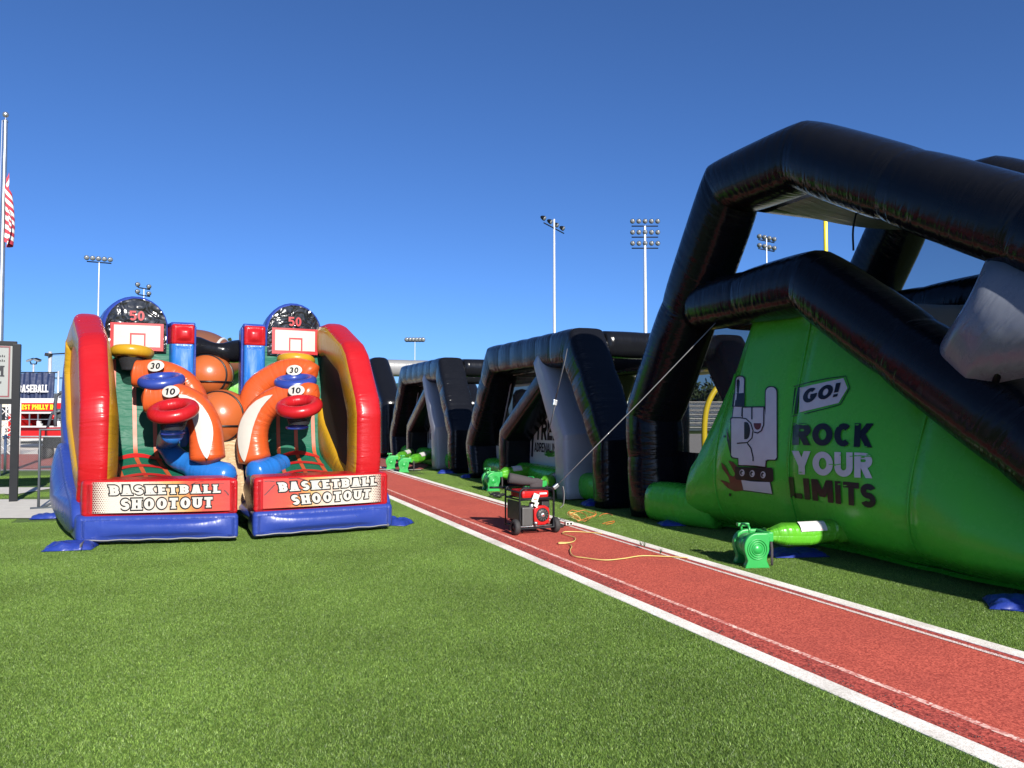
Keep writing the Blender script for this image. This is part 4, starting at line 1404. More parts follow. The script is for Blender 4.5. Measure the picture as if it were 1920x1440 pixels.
    for j in range(ny + 1):
        y = 2.58 + (zc + (rad - .05) * .96 - .004 - 2.58) * j / ny
        hw_ = rad - .05 if y < zc else (rad - .05) * math.sqrt(max(0, 1 - ((y - zc) / ((rad - .05) * .96)) ** 2))
        for i in range(nx + 1):
            x = x0 + rad + hw_ * (2 * i / nx - 1)
            verts.append(face(x, y, .012 * mnoise.noise(Vector((x * 5, y * 5, 3 if left else 9)))))
    for j in range(ny):
        for i in range(nx):
            a = j * (nx + 1) + i
            faces.append((a, a + 1, a + nx + 2, a + nx + 1))
    pf = mesh('printed_face', verts, faces, M['black_shiny'], ar, uv=[(v_[0], v_[2]) for v_ in verts], wr=[.3] * len(verts), fix=True)
    X = (lambda t: x0 + rad + (t if left else -t) * rad)
    def rect(nm, a, b, c, d, mat, lift):
        grid(nm, 8, 4, lambda u, v: face(X(a + (b - a) * u), c + (d - c) * v, lift), mat, pf, (1, 1), .2)
    rect('backboard_border', -.76, .80, 2.60, 3.02, M['red_print'], .022)
    rect('backboard_print', -.66, .70, 2.655, 2.985, M['whitev'], .027)
    for q in ([-.20, -.15, 2.66, 2.84], [.21, .26, 2.66, 2.84], [-.20, .26, 2.84, 2.865]):
        rect('target_square', *q, M['red_print'], .031)
    qm = quad_map((-.21, 3.20), (.21, 3.20), (.21, 3.06), (-.21, 3.06))
    f5 = lambda x, y, l: face(X(qm(x, y)[0] * 1.0), qm(x, y)[1], l)
    strips_mesh('number_outline', text_strips('50', .24, .09, True, .2), f5, M['ink'], pf, .022, .0005)
    strips_mesh('number', text_strips('50', .24, .02, True, .2), f5, M['red_print'], pf, .028, .0005)

    # inner pillar: blue below, red block on top
    p0, p1 = .80 * Wd, 1.0 * Wd
    pl = pillow('pillar', rrect(p0, .3, p1, 2.74, .05, .1), 1.80, 2.35, fr, M['skyblue'], gm, bulge=.04, rnd=.05, rect=True)
    pillow('pillar_cap', rrect(p0, 2.70, p1, 3.02, .04, .08), 1.79, 2.36, fr, M['red'], pl, bulge=.05, rnd=.04, rect=True)
    pillow('pillar_trim', rrect(p0 - .01, 2.985, p1 + .02, 3.05, .025, .08), 1.83, 2.38, fr, M['blue'], pl, bulge=.01, rnd=.02)
    pillow('pillar_trim', rrect(p1 + .0, .5, p1 + .045, 3.0, .02, .1), 1.86, 2.34, fr, M['blue'], pl, bulge=.0, rnd=.02)

    # hoops, nets and curling arms
    ax = (0, 0, 1)
    if left:
        Yb, Ya, Yc = 11.55, 10.75, 11.25
        hoop_y = at(248, 661, 11.45); hoop_r = at(325, 770, 10.28); hoop_b = at(303, 714, 10.85)
        a10 = [(390, 872), (388, 835), (384, 798), (364, 762), (326, 744), (290, 746), (266, 744)]
        a30 = [(372, 805), (366, 765), (354, 732), (328, 708), (292, 698), (264, 701), (246, 699)]
    else:
        Yb, Ya, Yc = 12.6, 11.45, 12.0
        hoop_y = at(555, 676, 12.35); hoop_r = at(561, 762, 10.98); hoop_b = at(554, 716, 11.6)
        a10 = [(480, 872), (474, 840), (476, 800), (497, 764), (535, 744), (570, 742), (596, 752)]
        a30 = [(478, 805), (473, 765), (482, 730), (512, 706), (545, 694), (572, 698), (590, 712)]
    def arm(nm, pts, Y, r0, number, disc_px):
        n = len(pts)
        P = curve_pts([at(u, v, Y + .05 * math.sin(i / (n - 1) * 3)) for i, (u, v) in enumerate(pts)], 3)
        m_ = len(P)
        rads = []
        for i in range(m_):
            t = i / (m_ - 1)
            r = r0 * (1.14 - .16 * min(1, t / .5)) * (1.0 if t < .7 else 1 + .08 * math.sin((t - .7) / .3 * math.pi * .8))
            rads.append((r, r * .92))
        ao = sweep(nm, P, rads, M['orange'], gm, bn=(0, 1, 0), nseg=22, ex=2.3, step=.06, puff=.02, endround=.22, capbulge=.004, wr_base=.5)
        # number disc on the front of the arm
        c = at(disc_px[0], disc_px[1], Y - r0 * .92 - .045)
        kx, ky = .12, .082
        fd = lambda x, y, l: c + Vector((kx * x, -l + .02 * x * x + .03 * y, ky * y))
        poly_mesh('number_disc', [circ(0, 0, 1, 1, n=24)], fd, M['whitev'], ao, .2, .0)
        qm = quad_map((-.58, .55), (.58, .55), (.58, -.55), (-.58, -.55))
        strips_mesh('number', text_strips(number, .25, 0, False, .22), lambda x, y, l: fd(*qm(x, y), l), M['ink'], ao, .004)
        return ao, P, rads
    ao30, _, _ = arm('arm', a30, Yc, .192, '30', (291, 686) if left else (551, 694))
    ao10, P10, R10 = arm('arm', a10, Ya, .208, '10', (319, 734) if left else (555, 732))
    # white crescent on the outer bend of the lower arm
    mm = len(P10)
    verts, faces = [], []
    i0, i1 = (1, 11)
    for i in range(i0 * 3, i1 * 3 + 1):
        t = i / 3
        k = min(mm - 2, int(t)); q = P10[k].lerp(P10[k + 1], t - k)
        dv = (P10[k + 1] - P10[k]).normalized()
        outw = dv.cross(Vector((0, 1, 0))).normalized()
        if (outw.x > 0) != left:
            outw = -outw
        f = (i / 3 - i0) / (i1 - i0)
        wv = math.sin(math.pi * min(1, max(0, f))) ** .75
        r = R10[k][0]
        o_in, o_out = .34 - .60 * wv, .34 + .42 * wv
        for oo in (o_in, (o_in + o_out) / 2, o_out):
            dep = R10[k][1] * (max(0.02, 1 - abs(oo) ** 2.3)) ** (1 / 2.3)
            verts.append(q + outw * (r * oo) + Vector((0, -1, 0)) * (dep * 1.02 + .014))
    nn = len(verts) // 3
    for i in range(nn - 1):
        for j in range(2):
            faces.append((i * 3 + j, i * 3 + j + 1, i * 3 + 4 + j, i * 3 + 3 + j))
    mesh('crescent', verts, faces, M['whitev'], ao10, wr=[.3] * len(verts))
    torus('hoop', hoop_y, (0, .12, 1), .215, .085, M['yellow'], gm)
    torus('hoop', hoop_b, (0, -.28, 1), .240, .075, M['blue'], gm)
    torus('hoop', hoop_r, (0, -.40, 1), .240, .088, M['red'], gm)
    # nets under the hoops and the blue ball chute
    for hp in (hoop_y, hoop_r):
        lathe('net', [(.21, -.05), (.17, -.16), (.14, -.26)], hp, (0, 0, 1), M['mesh_dark'], gm, 20)
    cr_ = hoop_r + Vector((-.06, .12, -.30))
    if left:
        ch = [cr_, at(314, 828, 11.2), at(328, 856, 11.1), at(366, 876, 10.95), at(400, 886, 10.85), at(432, 893, 10.8)]
        lg = [.145, .14, .15, .18, .18, .15]
    else:
        ch = [at(528, 868, 11.75), at(518, 874, 11.6), at(508, 878, 11.45), at(497, 882, 11.35), at(486, 885, 11.25), at(474, 888, 11.15)]
        lg = [.15, .16, .175, .18, .18, .16]
    torus('chute_ring', cr_, (0, -.1, 1), .145, .018, M['blue'], gm, n=28, m=8)
    cp = curve_pts(ch, 4)
    rr_ = [lg[min(5, int(i / (len(cp) - 1) * 5))] for i in range(len(cp))]
    sweep('ball_chute', cp, rr_, M['skyblue'], gm, nseg=20, ex=2.0, step=.08, puff=.01, endround=.0, capbulge=.07)
    # red inner flank of the base
    grid('inner_flank', 8, 6, lambda u, v: F(1.0 + .012 * math.sin(math.pi * u) + .03 * v, .02 + .35 * u, .30 + .55 * (1 - .55 * u) * v), M['red'], gm, (1, .5), 1.0)

lane((-5.28, 9.62), (-3.57, 9.95), (-7.05, 12.2), (-5.62, 12.9), 'L')
lane((-1.86, 10.92), (-3.36, 10.05), (-3.22, 13.7), (-4.62, 13.0), 'R')

# middle of the game: beige strip, two stacked basketballs, black tie tube
def strip_mid(u, v):
    b0, b1 = at(430, 955, 10.9), at(462, 955, 11.0)
    t0, t1 = at(402, 800, 12.0), at(448, 800, 12.1)
    q = b0.lerp(b1, u).lerp(t0.lerp(t1, u), v)
    return q + Vector((0, .05 * math.sin(u * 9) * (1 - v), .0))
grid('beige_strip', 10, 22, strip_mid, M['beige'], gm, (1, 2.0), 1.0)
def ball(cen, rx, rz, nm, yaw):
    vs_, fs = [], []
    nu, nv = 32, 20
    for j in range(nv + 1):
        ph = math.pi * j / nv - math.pi / 2
        for i in range(nu):
            th = 2 * math.pi * i / nu
            vs_.append(Vector(cen) + Vector((rx * math.cos(ph) * math.cos(th), rx * math.cos(ph) * math.sin(th), rz * math.sin(ph))))
    for j in range(nv):
        for i in range(nu):
            i2 = (i + 1) % nu
            fs.append((j * nu + i, j * nu + i2, (j + 1) * nu + i2, (j + 1) * nu + i))
    o = mesh(nm, vs_, fs, M['ball'], gm, uv=[(i % nu / nu * 2, i // nu / nv) for i in range(len(vs_))], wr=[.15] * len(vs_), fix=True)
    def seam(fn):
        tube('ball_seam', [Vector(cen) + Vector((rx * q[0], rx * q[1], rz * q[2])) * 1.004 for q in fn], .016, M['ink'], o, nseg=6, closed=True)
    seam([(math.cos(t), math.sin(t), -.32 + .10 * math.cos(t - 1)) if False else (math.cos(t) * .95, math.sin(t) * .95, -.312) for t in [k * math.pi / 20 for k in range(40)]])
    for sgn in (1, -1):
        k_ = .62
        seam([(math.cos(t) * math.sqrt(1 - k_ * k_), math.sin(t) * math.sqrt(1 - k_ * k_) * .55 - .3, 0) if False else Vector((math.cos(t) * .80, -sgn * .35, math.sin(t) * .80 * (1 if True else 0))).normalized() * 1.0 for t in [k * math.pi / 20 for k in range(40)]])
    return o
ball(at(392, 704, 12.35), .365, .35, 'inflated_basketball', 0)
ball(at(416, 782, 12.0), .43, .43, 'inflated_basketball', 0)
tie = [at(352, 655, 12.35), at(376, 652, 12.32), at(400, 655, 12.3), at(424, 660, 12.4), at(455, 658, 12.75)]
sweep('tie_tube', curve_pts(tie, 3), [.20, .20, .19, .17, .14, .12, .11, .12, .14, .16, .18, .19, .19], M['black'], gm, nseg=20, ex=2.0, step=.06, puff=.02, wr_base=.2, wr_amp=.5)

# inflatable standing behind: green sheets with a football on top
t = thing('sports_inflatable', (-6.0, 16.6, 0), 'green inflatable with a big brown football seen behind the basketball game', 'inflatable')
fb = at(372, 668, 16.2)
vs_, fs = [], []
fax = Vector((.98, .05, -.18)).normalized(); fz = Vector((0, 0, 1)); fz = (fz - fax * fz.dot(fax)).normalized(); fy = fax.cross(fz)
for j in range(25):
    x = -1 + 2 * j / 24
    r = .56 * max(0, 1 - abs(x) ** 2.1) ** .85
    for i in range(24):
        th = 2 * math.pi * i / 24
        vs_.append(fb + fax * (x * 1.0) + (fy * math.cos(th) + fz * math.sin(th)) * r)
for j in range(24):
    for i in range(24):
        i2 = (i + 1) % 24
        fs.append((j * 24 + i, j * 24 + i2, j * 24 + 24 + i2, j * 24 + 24 + i))
fo = mesh('football', vs_, fs, M['brown'], t, uv=[(0, 0)] * len(vs_), wr=[.1] * len(vs_), fix=True)
for x in (-.45, .45):
    r = .56 * max(0, 1 - abs(x) ** 2.1) ** .85
    torus('football_stripe', fb + fax * x, fax, r - .012, .03, M['whitepaint'], fo, n=32, m=8)
pillow('rear_wall', rrect(-1.3, .1, 1.3, 3.0, .2, .25), 0, .5, lambda x, y, w: Vector((-5.6 + x * .95, 16.9 + w + x * .3, y)), M['lime'], t, bulge=.12, rnd=.1)
pillow('rear_tower', rrect(-.45, .1, .45, 3.62, .2, .25), 0, .7, lambda x, y, w: Vector((-5.05 + x * .95, 17.3 + w + x * .3, y)), M['green'], t, bulge=.12, rnd=.15)
#@@PROPS
# ================================================================== PROPS
def local_frame(o):
    return wm(o)

def L(o, x, y, z):
    return wm(o) @ Vector((x, y, z))

# ---------------- generator
gen = thing('generator', (0.24, 10.72, 0.006), 'red and black portable generator on wheels standing on the red runway', 'generator', rz=R(24))
def gt(nm, pts, r, mat, par=gen, closed=False, n=8):
    return tube(nm, [L(gen, *p) for p in pts], r, M[mat], par, nseg=n, closed=closed)
hx, hy, z0, z1 = .255, .24, .085, .62
for y in (-hy, hy):
    c_ = .06
    gt('frame_hoop', [(-hx, y, z0), (-hx, y, z1 - c_), (-hx + .018, y, z1 - .018), (-hx + c_, y, z1), (hx - c_, y, z1), (hx - .018, y, z1 - .018), (hx, y, z1 - c_), (hx, y, z0)], .015, 'darkmetal', closed=True, n=10)
    gt('frame_rail', [(-hx, y, .47), (hx, y, .47)], .013, 'darkmetal')
for x in (-hx, hx):
    for z in (z0 + .01, .47, z1 - .05):
        gt('frame_tie', [(x, -hy, z), (x, hy, z)], .012, 'darkmetal')
for x in (-.12, .12):
    gt('engine_mount', [(x, -hy, z0), (x, hy, z0)], .014, 'darkmetal')
box('fuel_tank', (.40, .40, .10), (.0, .0, .535), M['redpaint'], gen, bevel=.035)
box('tank_band', (.44, .02, .035), (.0, -.232, .475), M['darkmetal'], gen, bevel=.004)
lathe('fuel_cap', [(.035, 0), (.036, .03), (.02, .035), (.0, .035)], L(gen, -.05, .02, .585), (0, 0, 1), M['blackplastic'], gen, 16)
box('engine_cover', (.16, .20, .26), (-.125, -.115, .235), M['grayplastic'], gen, bevel=.02)
box('engine_block', (.22, .22, .22), (.06, -.05, .24), M['grayplastic'], gen, bevel=.02)
fdir = wm(gen).to_3x3() @ Vector((0, -1, 0))
rc = pillow('recoil_housing', chaikin([(-.105, -.13), (.105, -.13), (.13, 0), (.105, .135), (-.105, .135), (-.115, 0)], 1), -.235, -.15, lambda x, y, w: L(gen, x + .075, w, y + .245), M['redpaint'], gen, bulge=.006, rnd=.015)
lathe('recoil_grille', [(.0, .03), (.05, .03), (.088, .022), (.096, .0)], L(gen, .085, -.232, .255), fdir, M['blackplastic'], rc, 28)
for k in range(12):
    t_ = k * math.pi / 6
    p_ = (.085 + .066 * math.cos(t_), -.262, .255 + .066 * math.sin(t_))
    box('grille_slot', (.010, .004, .030), p_, M['grayplastic'], rc, (0, math.pi / 2 - t_, 0)).parent = gen
lathe('badge', [(.0, .006), (.025, .006), (.030, .0)], L(gen, .085, -.262, .255), fdir, M['steel'], rc, 20)
lathe('badge_center', [(.0, .009), (.012, .009), (.014, .004)], L(gen, .085, -.262, .255), fdir, M['redpaint'], rc, 14)
box('air_filter', (.12, .12, .12), (.165, -.12, .385), M['blackplastic'], gen, bevel=.015)
lathe('carburetor', [(.04, 0), (.045, .04), (.03, .09), (.0, .09)], L(gen, -.04, -.16, .335), (0, 0, 1), M['steel'], gen, 14)
gt('fuel_hose', [(.20, -.20, .36), (.20, -.22, .30), (.13, -.23, .27)], .009, 'blackplastic')
lathe('oil_filler', [(.02, 0), (.022, .05), (.0, .05)], L(gen, -.02, -.22, .15), fdir, M['steel'], gen, 12)
box('control_panel', (.03, .40, .26), (-.232, 0, .31), M['blackplastic'], gen, bevel=.01)
lathe('alternator', [(.10, 0), (.115, .02), (.115, .2), (.09, .23), (.0, .23)], L(gen, -.22, .10, .24), wm(gen).to_3x3() @ Vector((1, 0, 0)), M['steel'], gen, 20)
box('muffler', (.2, .14, .15), (.12, .14, .26), M['blackplastic'], gen, bevel=.025)
lb = box('hang_tag', (.09, .004, .12), (-.03, -.262, .49), M['paper'], gen, (.06, .35, 0))
box('hang_tag', (.05, .004, .07), (-.015, -.258, .405), M['paper'], gen, (.02, .5, 0))
box('tag_print', (.05, .003, .012), (-.035, -.2665, .475), M['cord_orange'], gen, (.06, .0, 0))
qm = quad_map((.05, .565), (.17, .565), (.17, .535), (.05, .535))
grid('tank_mark', 3, 1, lambda u, v: L(gen, .06 + .11 * u, -.2035, .53 + .022 * v), M['white_print'], gen, smooth=False)
def wheel(x, par):
    w_ = bpy.data.objects.new('wheel', None)
    col.objects.link(w_); w_.parent = par; w_.location = (x, -.20, .105); w_.empty_display_size = .05
    axd = wm(par).to_3x3() @ Vector((1, 0, 0))
    c_ = wm(w_).translation
    lathe('tyre', [(.055, -.035), (.09, -.038), (.103, -.025), (.107, 0), (.103, .025), (.09, .038), (.055, .035)], c_, axd, M['rubber'], w_, 28)
    lathe('rim', [(.0, -.03), (.02, -.036), (.03, -.02), (.058, -.026), (.060, 0), (.058, .026), (.03, .02), (.02, .036), (.0, .03)], c_, axd, M['blackplastic'], w_, 20)
wheel(-.30, gen); wheel(.30, gen)
gt('axle', [(-.30, -.20, .105), (.30, -.20, .105)], .01, 'steel')
gt('handle', [(-.20, .25, .58), (-.22, .33, .585), (-.30, .40, .585), (-.42, .44, .585)], .016, 'darkmetal')
gt('handle', [(.20, .25, .58), (.22, .36, .585), (.24, .48, .585)], .016, 'darkmetal')
for x in (-.19, .19):
    box('foot', (.04, .04, .09), (x, .2, .045), M['rubber'], gen, bevel=.006)

rl = thing('rolled_mat', L(gen, -.02, .12, .66), 'dark grey rolled-up mat lying on top of the generator', 'mat')
sweep('roll', [L(gen, -.24, .16, .735), L(gen, -.05, .12, .70), L(gen, .06, .10, .685), L(gen, .16, .08, .675)], [.075, .068, .055, .042], M['foam'], rl, nseg=18, ex=2.0, step=.04, puff=.0, capbulge=.01)
sweep('loose_fold', [L(gen, .05, .08, .665), L(gen, .15, .05, .658), L(gen, .22, .03, .655)], [(.018, .07), (.014, .07), (.008, .05)], M['foam'], rl, bn=(0, 0, 1), nseg=12, ex=2.5, step=.04, puff=0)

# ---------------- cords
def cord(nm, px, mat, label, r=.006):
    P = [gnd(u, v, .02) for u, v in px]
    P = curve_pts(P, 5)
    o = tube(nm, P, r, M[mat])
    return tag(o, label, 'cord')
cord('extension_cord', [(1290, 1046), (1262, 1044), (1205, 1042), (1170, 1047), (1135, 1050), (1098, 1046), (1075, 1042), (1069, 1032), (1072, 1024), (1064, 1019), (1048, 1019), (1050, 1017), (1068, 1017), (1077, 1014), (1078, 1008), (1066, 1004), (1055, 1000), (1060, 997), (1085, 997), (1115, 999), (1128, 1000)], 'cord_yellow', 'yellow extension cord looping across the red runway beside the generator')
P = []
for k in range(60):
    t_ = k / 59 * 6.5
    c_ = gnd(1083 + 3.0 * k / 10, 979 + .5 * k / 10, 0)
    P.append(c_ + Vector((math.cos(t_ * 2.1) * (.16 + .05 * math.sin(k)), math.sin(t_ * 2.1) * .18, .03 + .14 * abs(math.sin(t_ * 1.3)))))
o = tube('orange_cord_coil', curve_pts(P[::3], 5), .0045, M['cord_orange'])
tag(o, 'tangled coil of orange cord on the grass beside the generator', 'cord')
P = []
for k in range(40):
    t_ = k / 39 * 4.5
    c_ = gnd(1072 + 2.0 * k / 10, 978 + .8 * k / 10, 0)
    P.append(c_ + Vector((math.cos(t_ * 2.4) * .09, math.sin(t_ * 2.4) * .12, .03 + .10 * abs(math.sin(t_ * 1.1 + .5)))))
o = tube('yellow_cord_coil', curve_pts(P[::2], 4), .006, M['cord_yellow'])
tag(o, 'small tangled coil of yellow cord next to a grey power box', 'cord')
cord('extension_cord', [(1124, 968), (1130, 964), (1140, 963), (1148, 966)], 'cord_orange', 'short arc of orange cord showing above the grass', .005)
cord('extension_cord', [(1130, 982), (1140, 979), (1152, 977), (1148, 981), (1136, 983)], 'cord_orange', 'folded bit of orange cord lying flat in the grass', .005)
pb = thing('power_box', gnd(1066, 987), 'small grey outlet box at the end of the cords on curb', 'box', rz=.3)
box('housing', (.11, .07, .05), (0, 0, .045), M['alu'], pb, bevel=.006)
box('outlet', (.03, .004, .03), (-.025, -.037, .045), M['darkmetal'], pb)
box('outlet', (.03, .004, .03), (.025, -.037, .045), M['darkmetal'], pb)
pd = thing('black_adapter', gnd(1050, 990), 'black plug adapter on the runway next to the generator wheel', 'adapter', rz=.8)
box('body', (.10, .07, .045), (0, 0, .03), M['blackplastic'], pd, bevel=.012)
tube('lead', [L(pd, .05, 0, .03), L(pd, .10, .03, .02), L(pd, .14, .09, .03)], .007, M['blackplastic'], pd)

# ---------------- blowers
def blower(loc, rz, label, duct_end, k=1.0, sleeve_lit=True):
    t = thing('air_blower', loc, label, 'blower', 'green blowers feeding the course', rz)
    def pr(x, y, w):
        return L(t, x * k, w * k, y * k)
    snail = [(-.14, .0), (.14, .0), (.105, .085)] + [(.135 * math.cos(R(q)), .215 + .135 * math.sin(R(q))) for q in range(-35, 20, 11)] + [(.14, .29), (.14, .375), (.0, .375)] + [(.14 * math.cos(R(q)) * 1.02, .22 + .155 * math.sin(R(q))) for q in range(95, 216, 11)] + [(-.105, .085)]
    for w0_, w1_ in ((-.18, -.10), (.10, .17)):
        pillow('side_plate', resample(snail, .05), w0_, w1_, pr, M['blowergreen'], t, bulge=.0, rnd=.012, nmid=2)
    ydir = wm(t).to_3x3() @ Vector((0, 1, 0))
    lathe('drum', [(.10, -.12 * k), (.125 * k, -.11 * k), (.125 * k, .11 * k), (.10 * k, .12 * k)], pr(0, .215, 0), ydir, M['blowergreen'], t, 28)
    for r_ in (.105, .082, .058):
        torus('vent_ring', pr(.0, .205, -.184), ydir, r_ * k, .0065 * k, M['blowergreen'], t, n=32, m=8)
    lathe('vent_disc', [(.0, -.004), (.055 * k, -.004), (.055 * k, 0)], pr(0, .205, -.182), ydir, M['blowergreen'], t, 24)
    tube('handle', [pr(-.05, .36, .12), pr(-.05, .43, .12), pr(-.05, .44, .09), pr(-.05, .44, -.06), pr(-.05, .42, -.09), pr(-.05, .37, -.10)], .013 * k, M['blowergreen'], t)
    box('handle_pad', (.13 * k, .06 * k, .035 * k), (-.03 * k, .13 * k, .425 * k), M['blowergreen'], t, bevel=.008)
    box('outlet', (.09 * k, .26 * k, .10 * k), (.155 * k, -.005, .325 * k), M['blowergreen'], t, bevel=.012)
    # fabric sleeve from the outlet to the inflatable
    s0 = pr(.19, .325, 0); s1 = Vector(duct_end)
    n_ = 7
    P = [s0.lerp(s1, q / n_) + Vector((0, 0, .015 * math.sin(q * 1.7))) for q in range(n_ + 1)]
    rad = [.055 * k, .085 * k] + [.128 * k] * (n_ - 2) + [.12 * k]
    P[1] = s0.lerp(s1, .06); P[2] = s0.lerp(s1, .17)
    sl_ = sweep('air_sleeve', P, rad, M['lime'], t, nseg=20, ex=2.0, step=.05, puff=.02, wr_base=.6)
    d_ = (s1 - s0).normalized()
    sd_ = d_.cross(Vector((0, 0, 1))).normalized()
    fr_ = -sd_ if sd_.y > 0 else sd_
    def lab(u, v):
        an = R(15 + 55 * v)
        q = s0.lerp(s1, .30 + .28 * u) + Vector((0, 0, .006))
        return q + (fr_ * math.cos(an) + Vector((0, 0, 1)) * math.sin(an)) * (.137 * k)
    lo_ = grid('label_sheet', 8, 6, lab, M['paper'], sl_, (1, 1), .2)
    def lab2(x, y, l):
        an = R(15 + 55 * y)
        q = s0.lerp(s1, .30 + .28 * x) + Vector((0, 0, .006))
        return q + (fr_ * math.cos(an) + Vector((0, 0, 1)) * math.sin(an)) * (.137 * k + l)
    lines_mesh('label_rule', [([(.08, .10), (.5, .10), (.92, .10)], .02)], lab2, M['red_print'], lo_, .003)
    # gathered collar and hanging tie
    sweep('collar', [s0 - d_ * .03, s0, s0 + d_ * .03], [.085 * k, .06 * k, .075 * k], M['lime'], t, nseg=20, ex=2.0, step=.02, wr_base=1.5)
    ribbon('tie_strap', [s0 + fr_ * .07 + Vector((0, 0, .02)), s0 + fr_ * .085 + Vector((.005, 0, -.14)), s0 + fr_ * .08 + Vector((.005, 0, -.31 * k))], .028, M['foam'], t, up=(1, 0, 0))
    return t
blower((2.58, 8.38, 0), R(6), 'large green blower in the foreground on grass strip by the slide', W(6.5, 6.85, .34), 1.0)
blower((-.45, 16.35, 0), R(20), 'green blower left of the generator with a white-labelled sleeve', W(15.45, 6.85, .38), 1.08)
blower((.42, 14.55, 0), R(25), 'green blower mostly hidden behind the generator', W(13.9, 6.8, .36), 1.0)
blower((-3.02, 21.5, 0), R(10), 'nearer of the two far green blowers beside the runway', W(23.0, 6.75, .36), 1.05)
blower((-3.55, 22.6, 0), R(10), 'farther of the two far green blowers beside the runway', W(25.0, 6.75, .36), 1.05)
# black lead bundle beside the hidden blower
P = []
for k_ in range(34):
    c_ = gnd(938 - k_ * .35, 936 - k_ * .12, 0)
    P.append(c_ + Vector((.10 * math.sin(k_ * 1.1), .12 * math.cos(k_ * .9), .04 + .05 * abs(math.sin(k_ * .7)))))
o = tube('black_lead_bundle', curve_pts(P, 2), .010, M['blackplastic'])
tag(o, 'tangled black leads on the grass behind the generator', 'cord')
# white chalky cloth loop hanging on the sleeve behind the generator
# ---------------- sand bags
def bag(px, size, rz, label, mat='bagblue', seed=0, h=.11, loc=None):
    c_ = Vector(loc) if loc else gnd(*px)
    t = thing('sand_bag', c_, label, 'sandbag', 'blue weight bags holding the inflatables', rz)
    sx, sy = size
    n1, n2 = 26, 18
    verts, faces = [], []
    for side_ in (1, -1):
        for i in range(n1 + 1):
            for j in range(n2 + 1):
                x = 2 * i / n1 - 1; y = 2 * j / n2 - 1
                sw_ = (max(0, 1 - abs(x) ** 2.6) * max(0, 1 - abs(y) ** 2.4)) ** .42
                nz = mnoise.noise(Vector((x * 2.2 + seed * 7.1, y * 2.2, seed))) * .55 + mnoise.noise(Vector((x * 5 + seed, y * 5, 3 + seed))) * .14
                z = h * (sw_ * (.70 + .55 * nz) if side_ > 0 else .0) + .012 + .004
                ex_ = 1 + .10 * mnoise.noise(Vector((x * 1.5, y * 1.5, seed * 3 + 9)))
                verts.append(L(t, x * sx / 2 * ex_, y * sy / 2 * ex_, max(.006, z) if side_ > 0 else .005))
    m_ = (n1 + 1) * (n2 + 1)
    for sgn in (0, 1):
        for i in range(n1):
            for j in range(n2):
                a = sgn * m_ + i * (n2 + 1) + j
                faces.append((a, a + n2 + 1, a + n2 + 2, a + 1))
    uv = [(v_[0], v_[1]) for v_ in verts]
    b_ = mesh('bag_body', verts, faces, M[mat], t, uv=uv, wr=[.8] * len(verts))
    tube('welt', [L(t, x * sx / 2 * 1.0, y * sy / 2 * 1.0, .018) for x, y in ((-1, -.98), (1, -.98), (1, .98), (-1, .98))], .007, M[mat], b_, nseg=6, closed=True)
    return t
bag((133, 1030), (.52, .36), .25, 'blue vinyl weight bag at the front left corner of the basketball game', seed=1, h=.12)
bag((92, 972), (.46, .30), .3, 'small blue weight bag half on concrete apron behind the game', seed=2, h=.10)
bag((740, 984), (.46, .34), -.3, 'crumpled blue weight bag at the right front corner of the game', seed=3, h=.13)
bag((1275, 985), (.60, .30), .1, 'dark blue weight bag in shade at the foot of the slide', seed=4, h=.10)
bag((1117, 948), (.48, .34), .2, 'blue weight bag in shade against the black frame leg', seed=5, h=.12)
bag((1492, 1042), (.62, .36), .1, 'dark blue weight bag under the sleeve of the foreground blower', seed=6, h=.10)
bag((1916, 1140), (.50, .40), -.4, 'blue weight bag at the right edge in the slide shade', seed=7, h=.12)
bag((838, 888), (.50, .34), .2, 'blue weight bag between the grey support and black leg of the far frame', seed=8, h=.12)
bag((878, 896), (.36, .30), .2, 'small blue weight bag at the foot of the near frame far leg', seed=9, h=.10)
for (u0, v0, u1, v1) in ((150, 1024, 172, 1004), (728, 984, 714, 980)):
    o = ribbon('anchor_strap', [gnd(u0, v0, .09), gnd((u0 + u1) / 2, (v0 + v1) / 2, .07), gnd(u1, v1, .10)], .045, M['webbing_dark'])
    tag(o, 'dark anchor strap from the ' + ('front left' if u0 < 400 else 'right') + ' weight bag to the basketball game', 'strap')
# tether strap at the inner corner of the game
o = ribbon('tether_strap', [gnd(470, 1003, .03), gnd(478, 1006, .02), gnd(486, 1003, .03)], .04, M['webbing_dark'])
tag(o, 'short grey tether strap on the grass under the right game lane', 'strap')

# ---------------- sign with posts
sg = thing('field_sign', gnd(25, 941), 'black framed grey notice board on square posts at the left edge', 'sign', rz=R(26))
for x in (0, -2.3):
    box('post', (.13, .13, 2.93), (x, 0, 1.465), M['darkmetal'], sg, bevel=.006)
box('frame_bar', (2.3, .10, .08), (-1.15, 0, 2.94), M['darkmetal'], sg, bevel=.005)
box('frame_bar', (2.3, .10, .10), (-1.15, 0, 1.86), M['darkmetal'], sg, bevel=.005)
pn = box('sign_panel', (2.17, .06, 1.0), (-1.15, -.0, 2.41), M['signface'], sg, bevel=.004)
for x0_, x1_, y0_, y1_ in ((-2.2, -.10, 2.86, 2.885), (-2.2, -.10, 1.94, 1.965), (-.125, -.10, 1.965, 2.86), (-2.2, -2.175, 1.965, 2.86)):
    box('sign_border', (x1_ - x0_, .008, y1_ - y0_), ((x0_ + x1_) / 2, -.036, (y0_ + y1_) / 2), M['maroon'], sg)
def signf(x, y, l):
    return L(sg, x, -.031 - l, y)
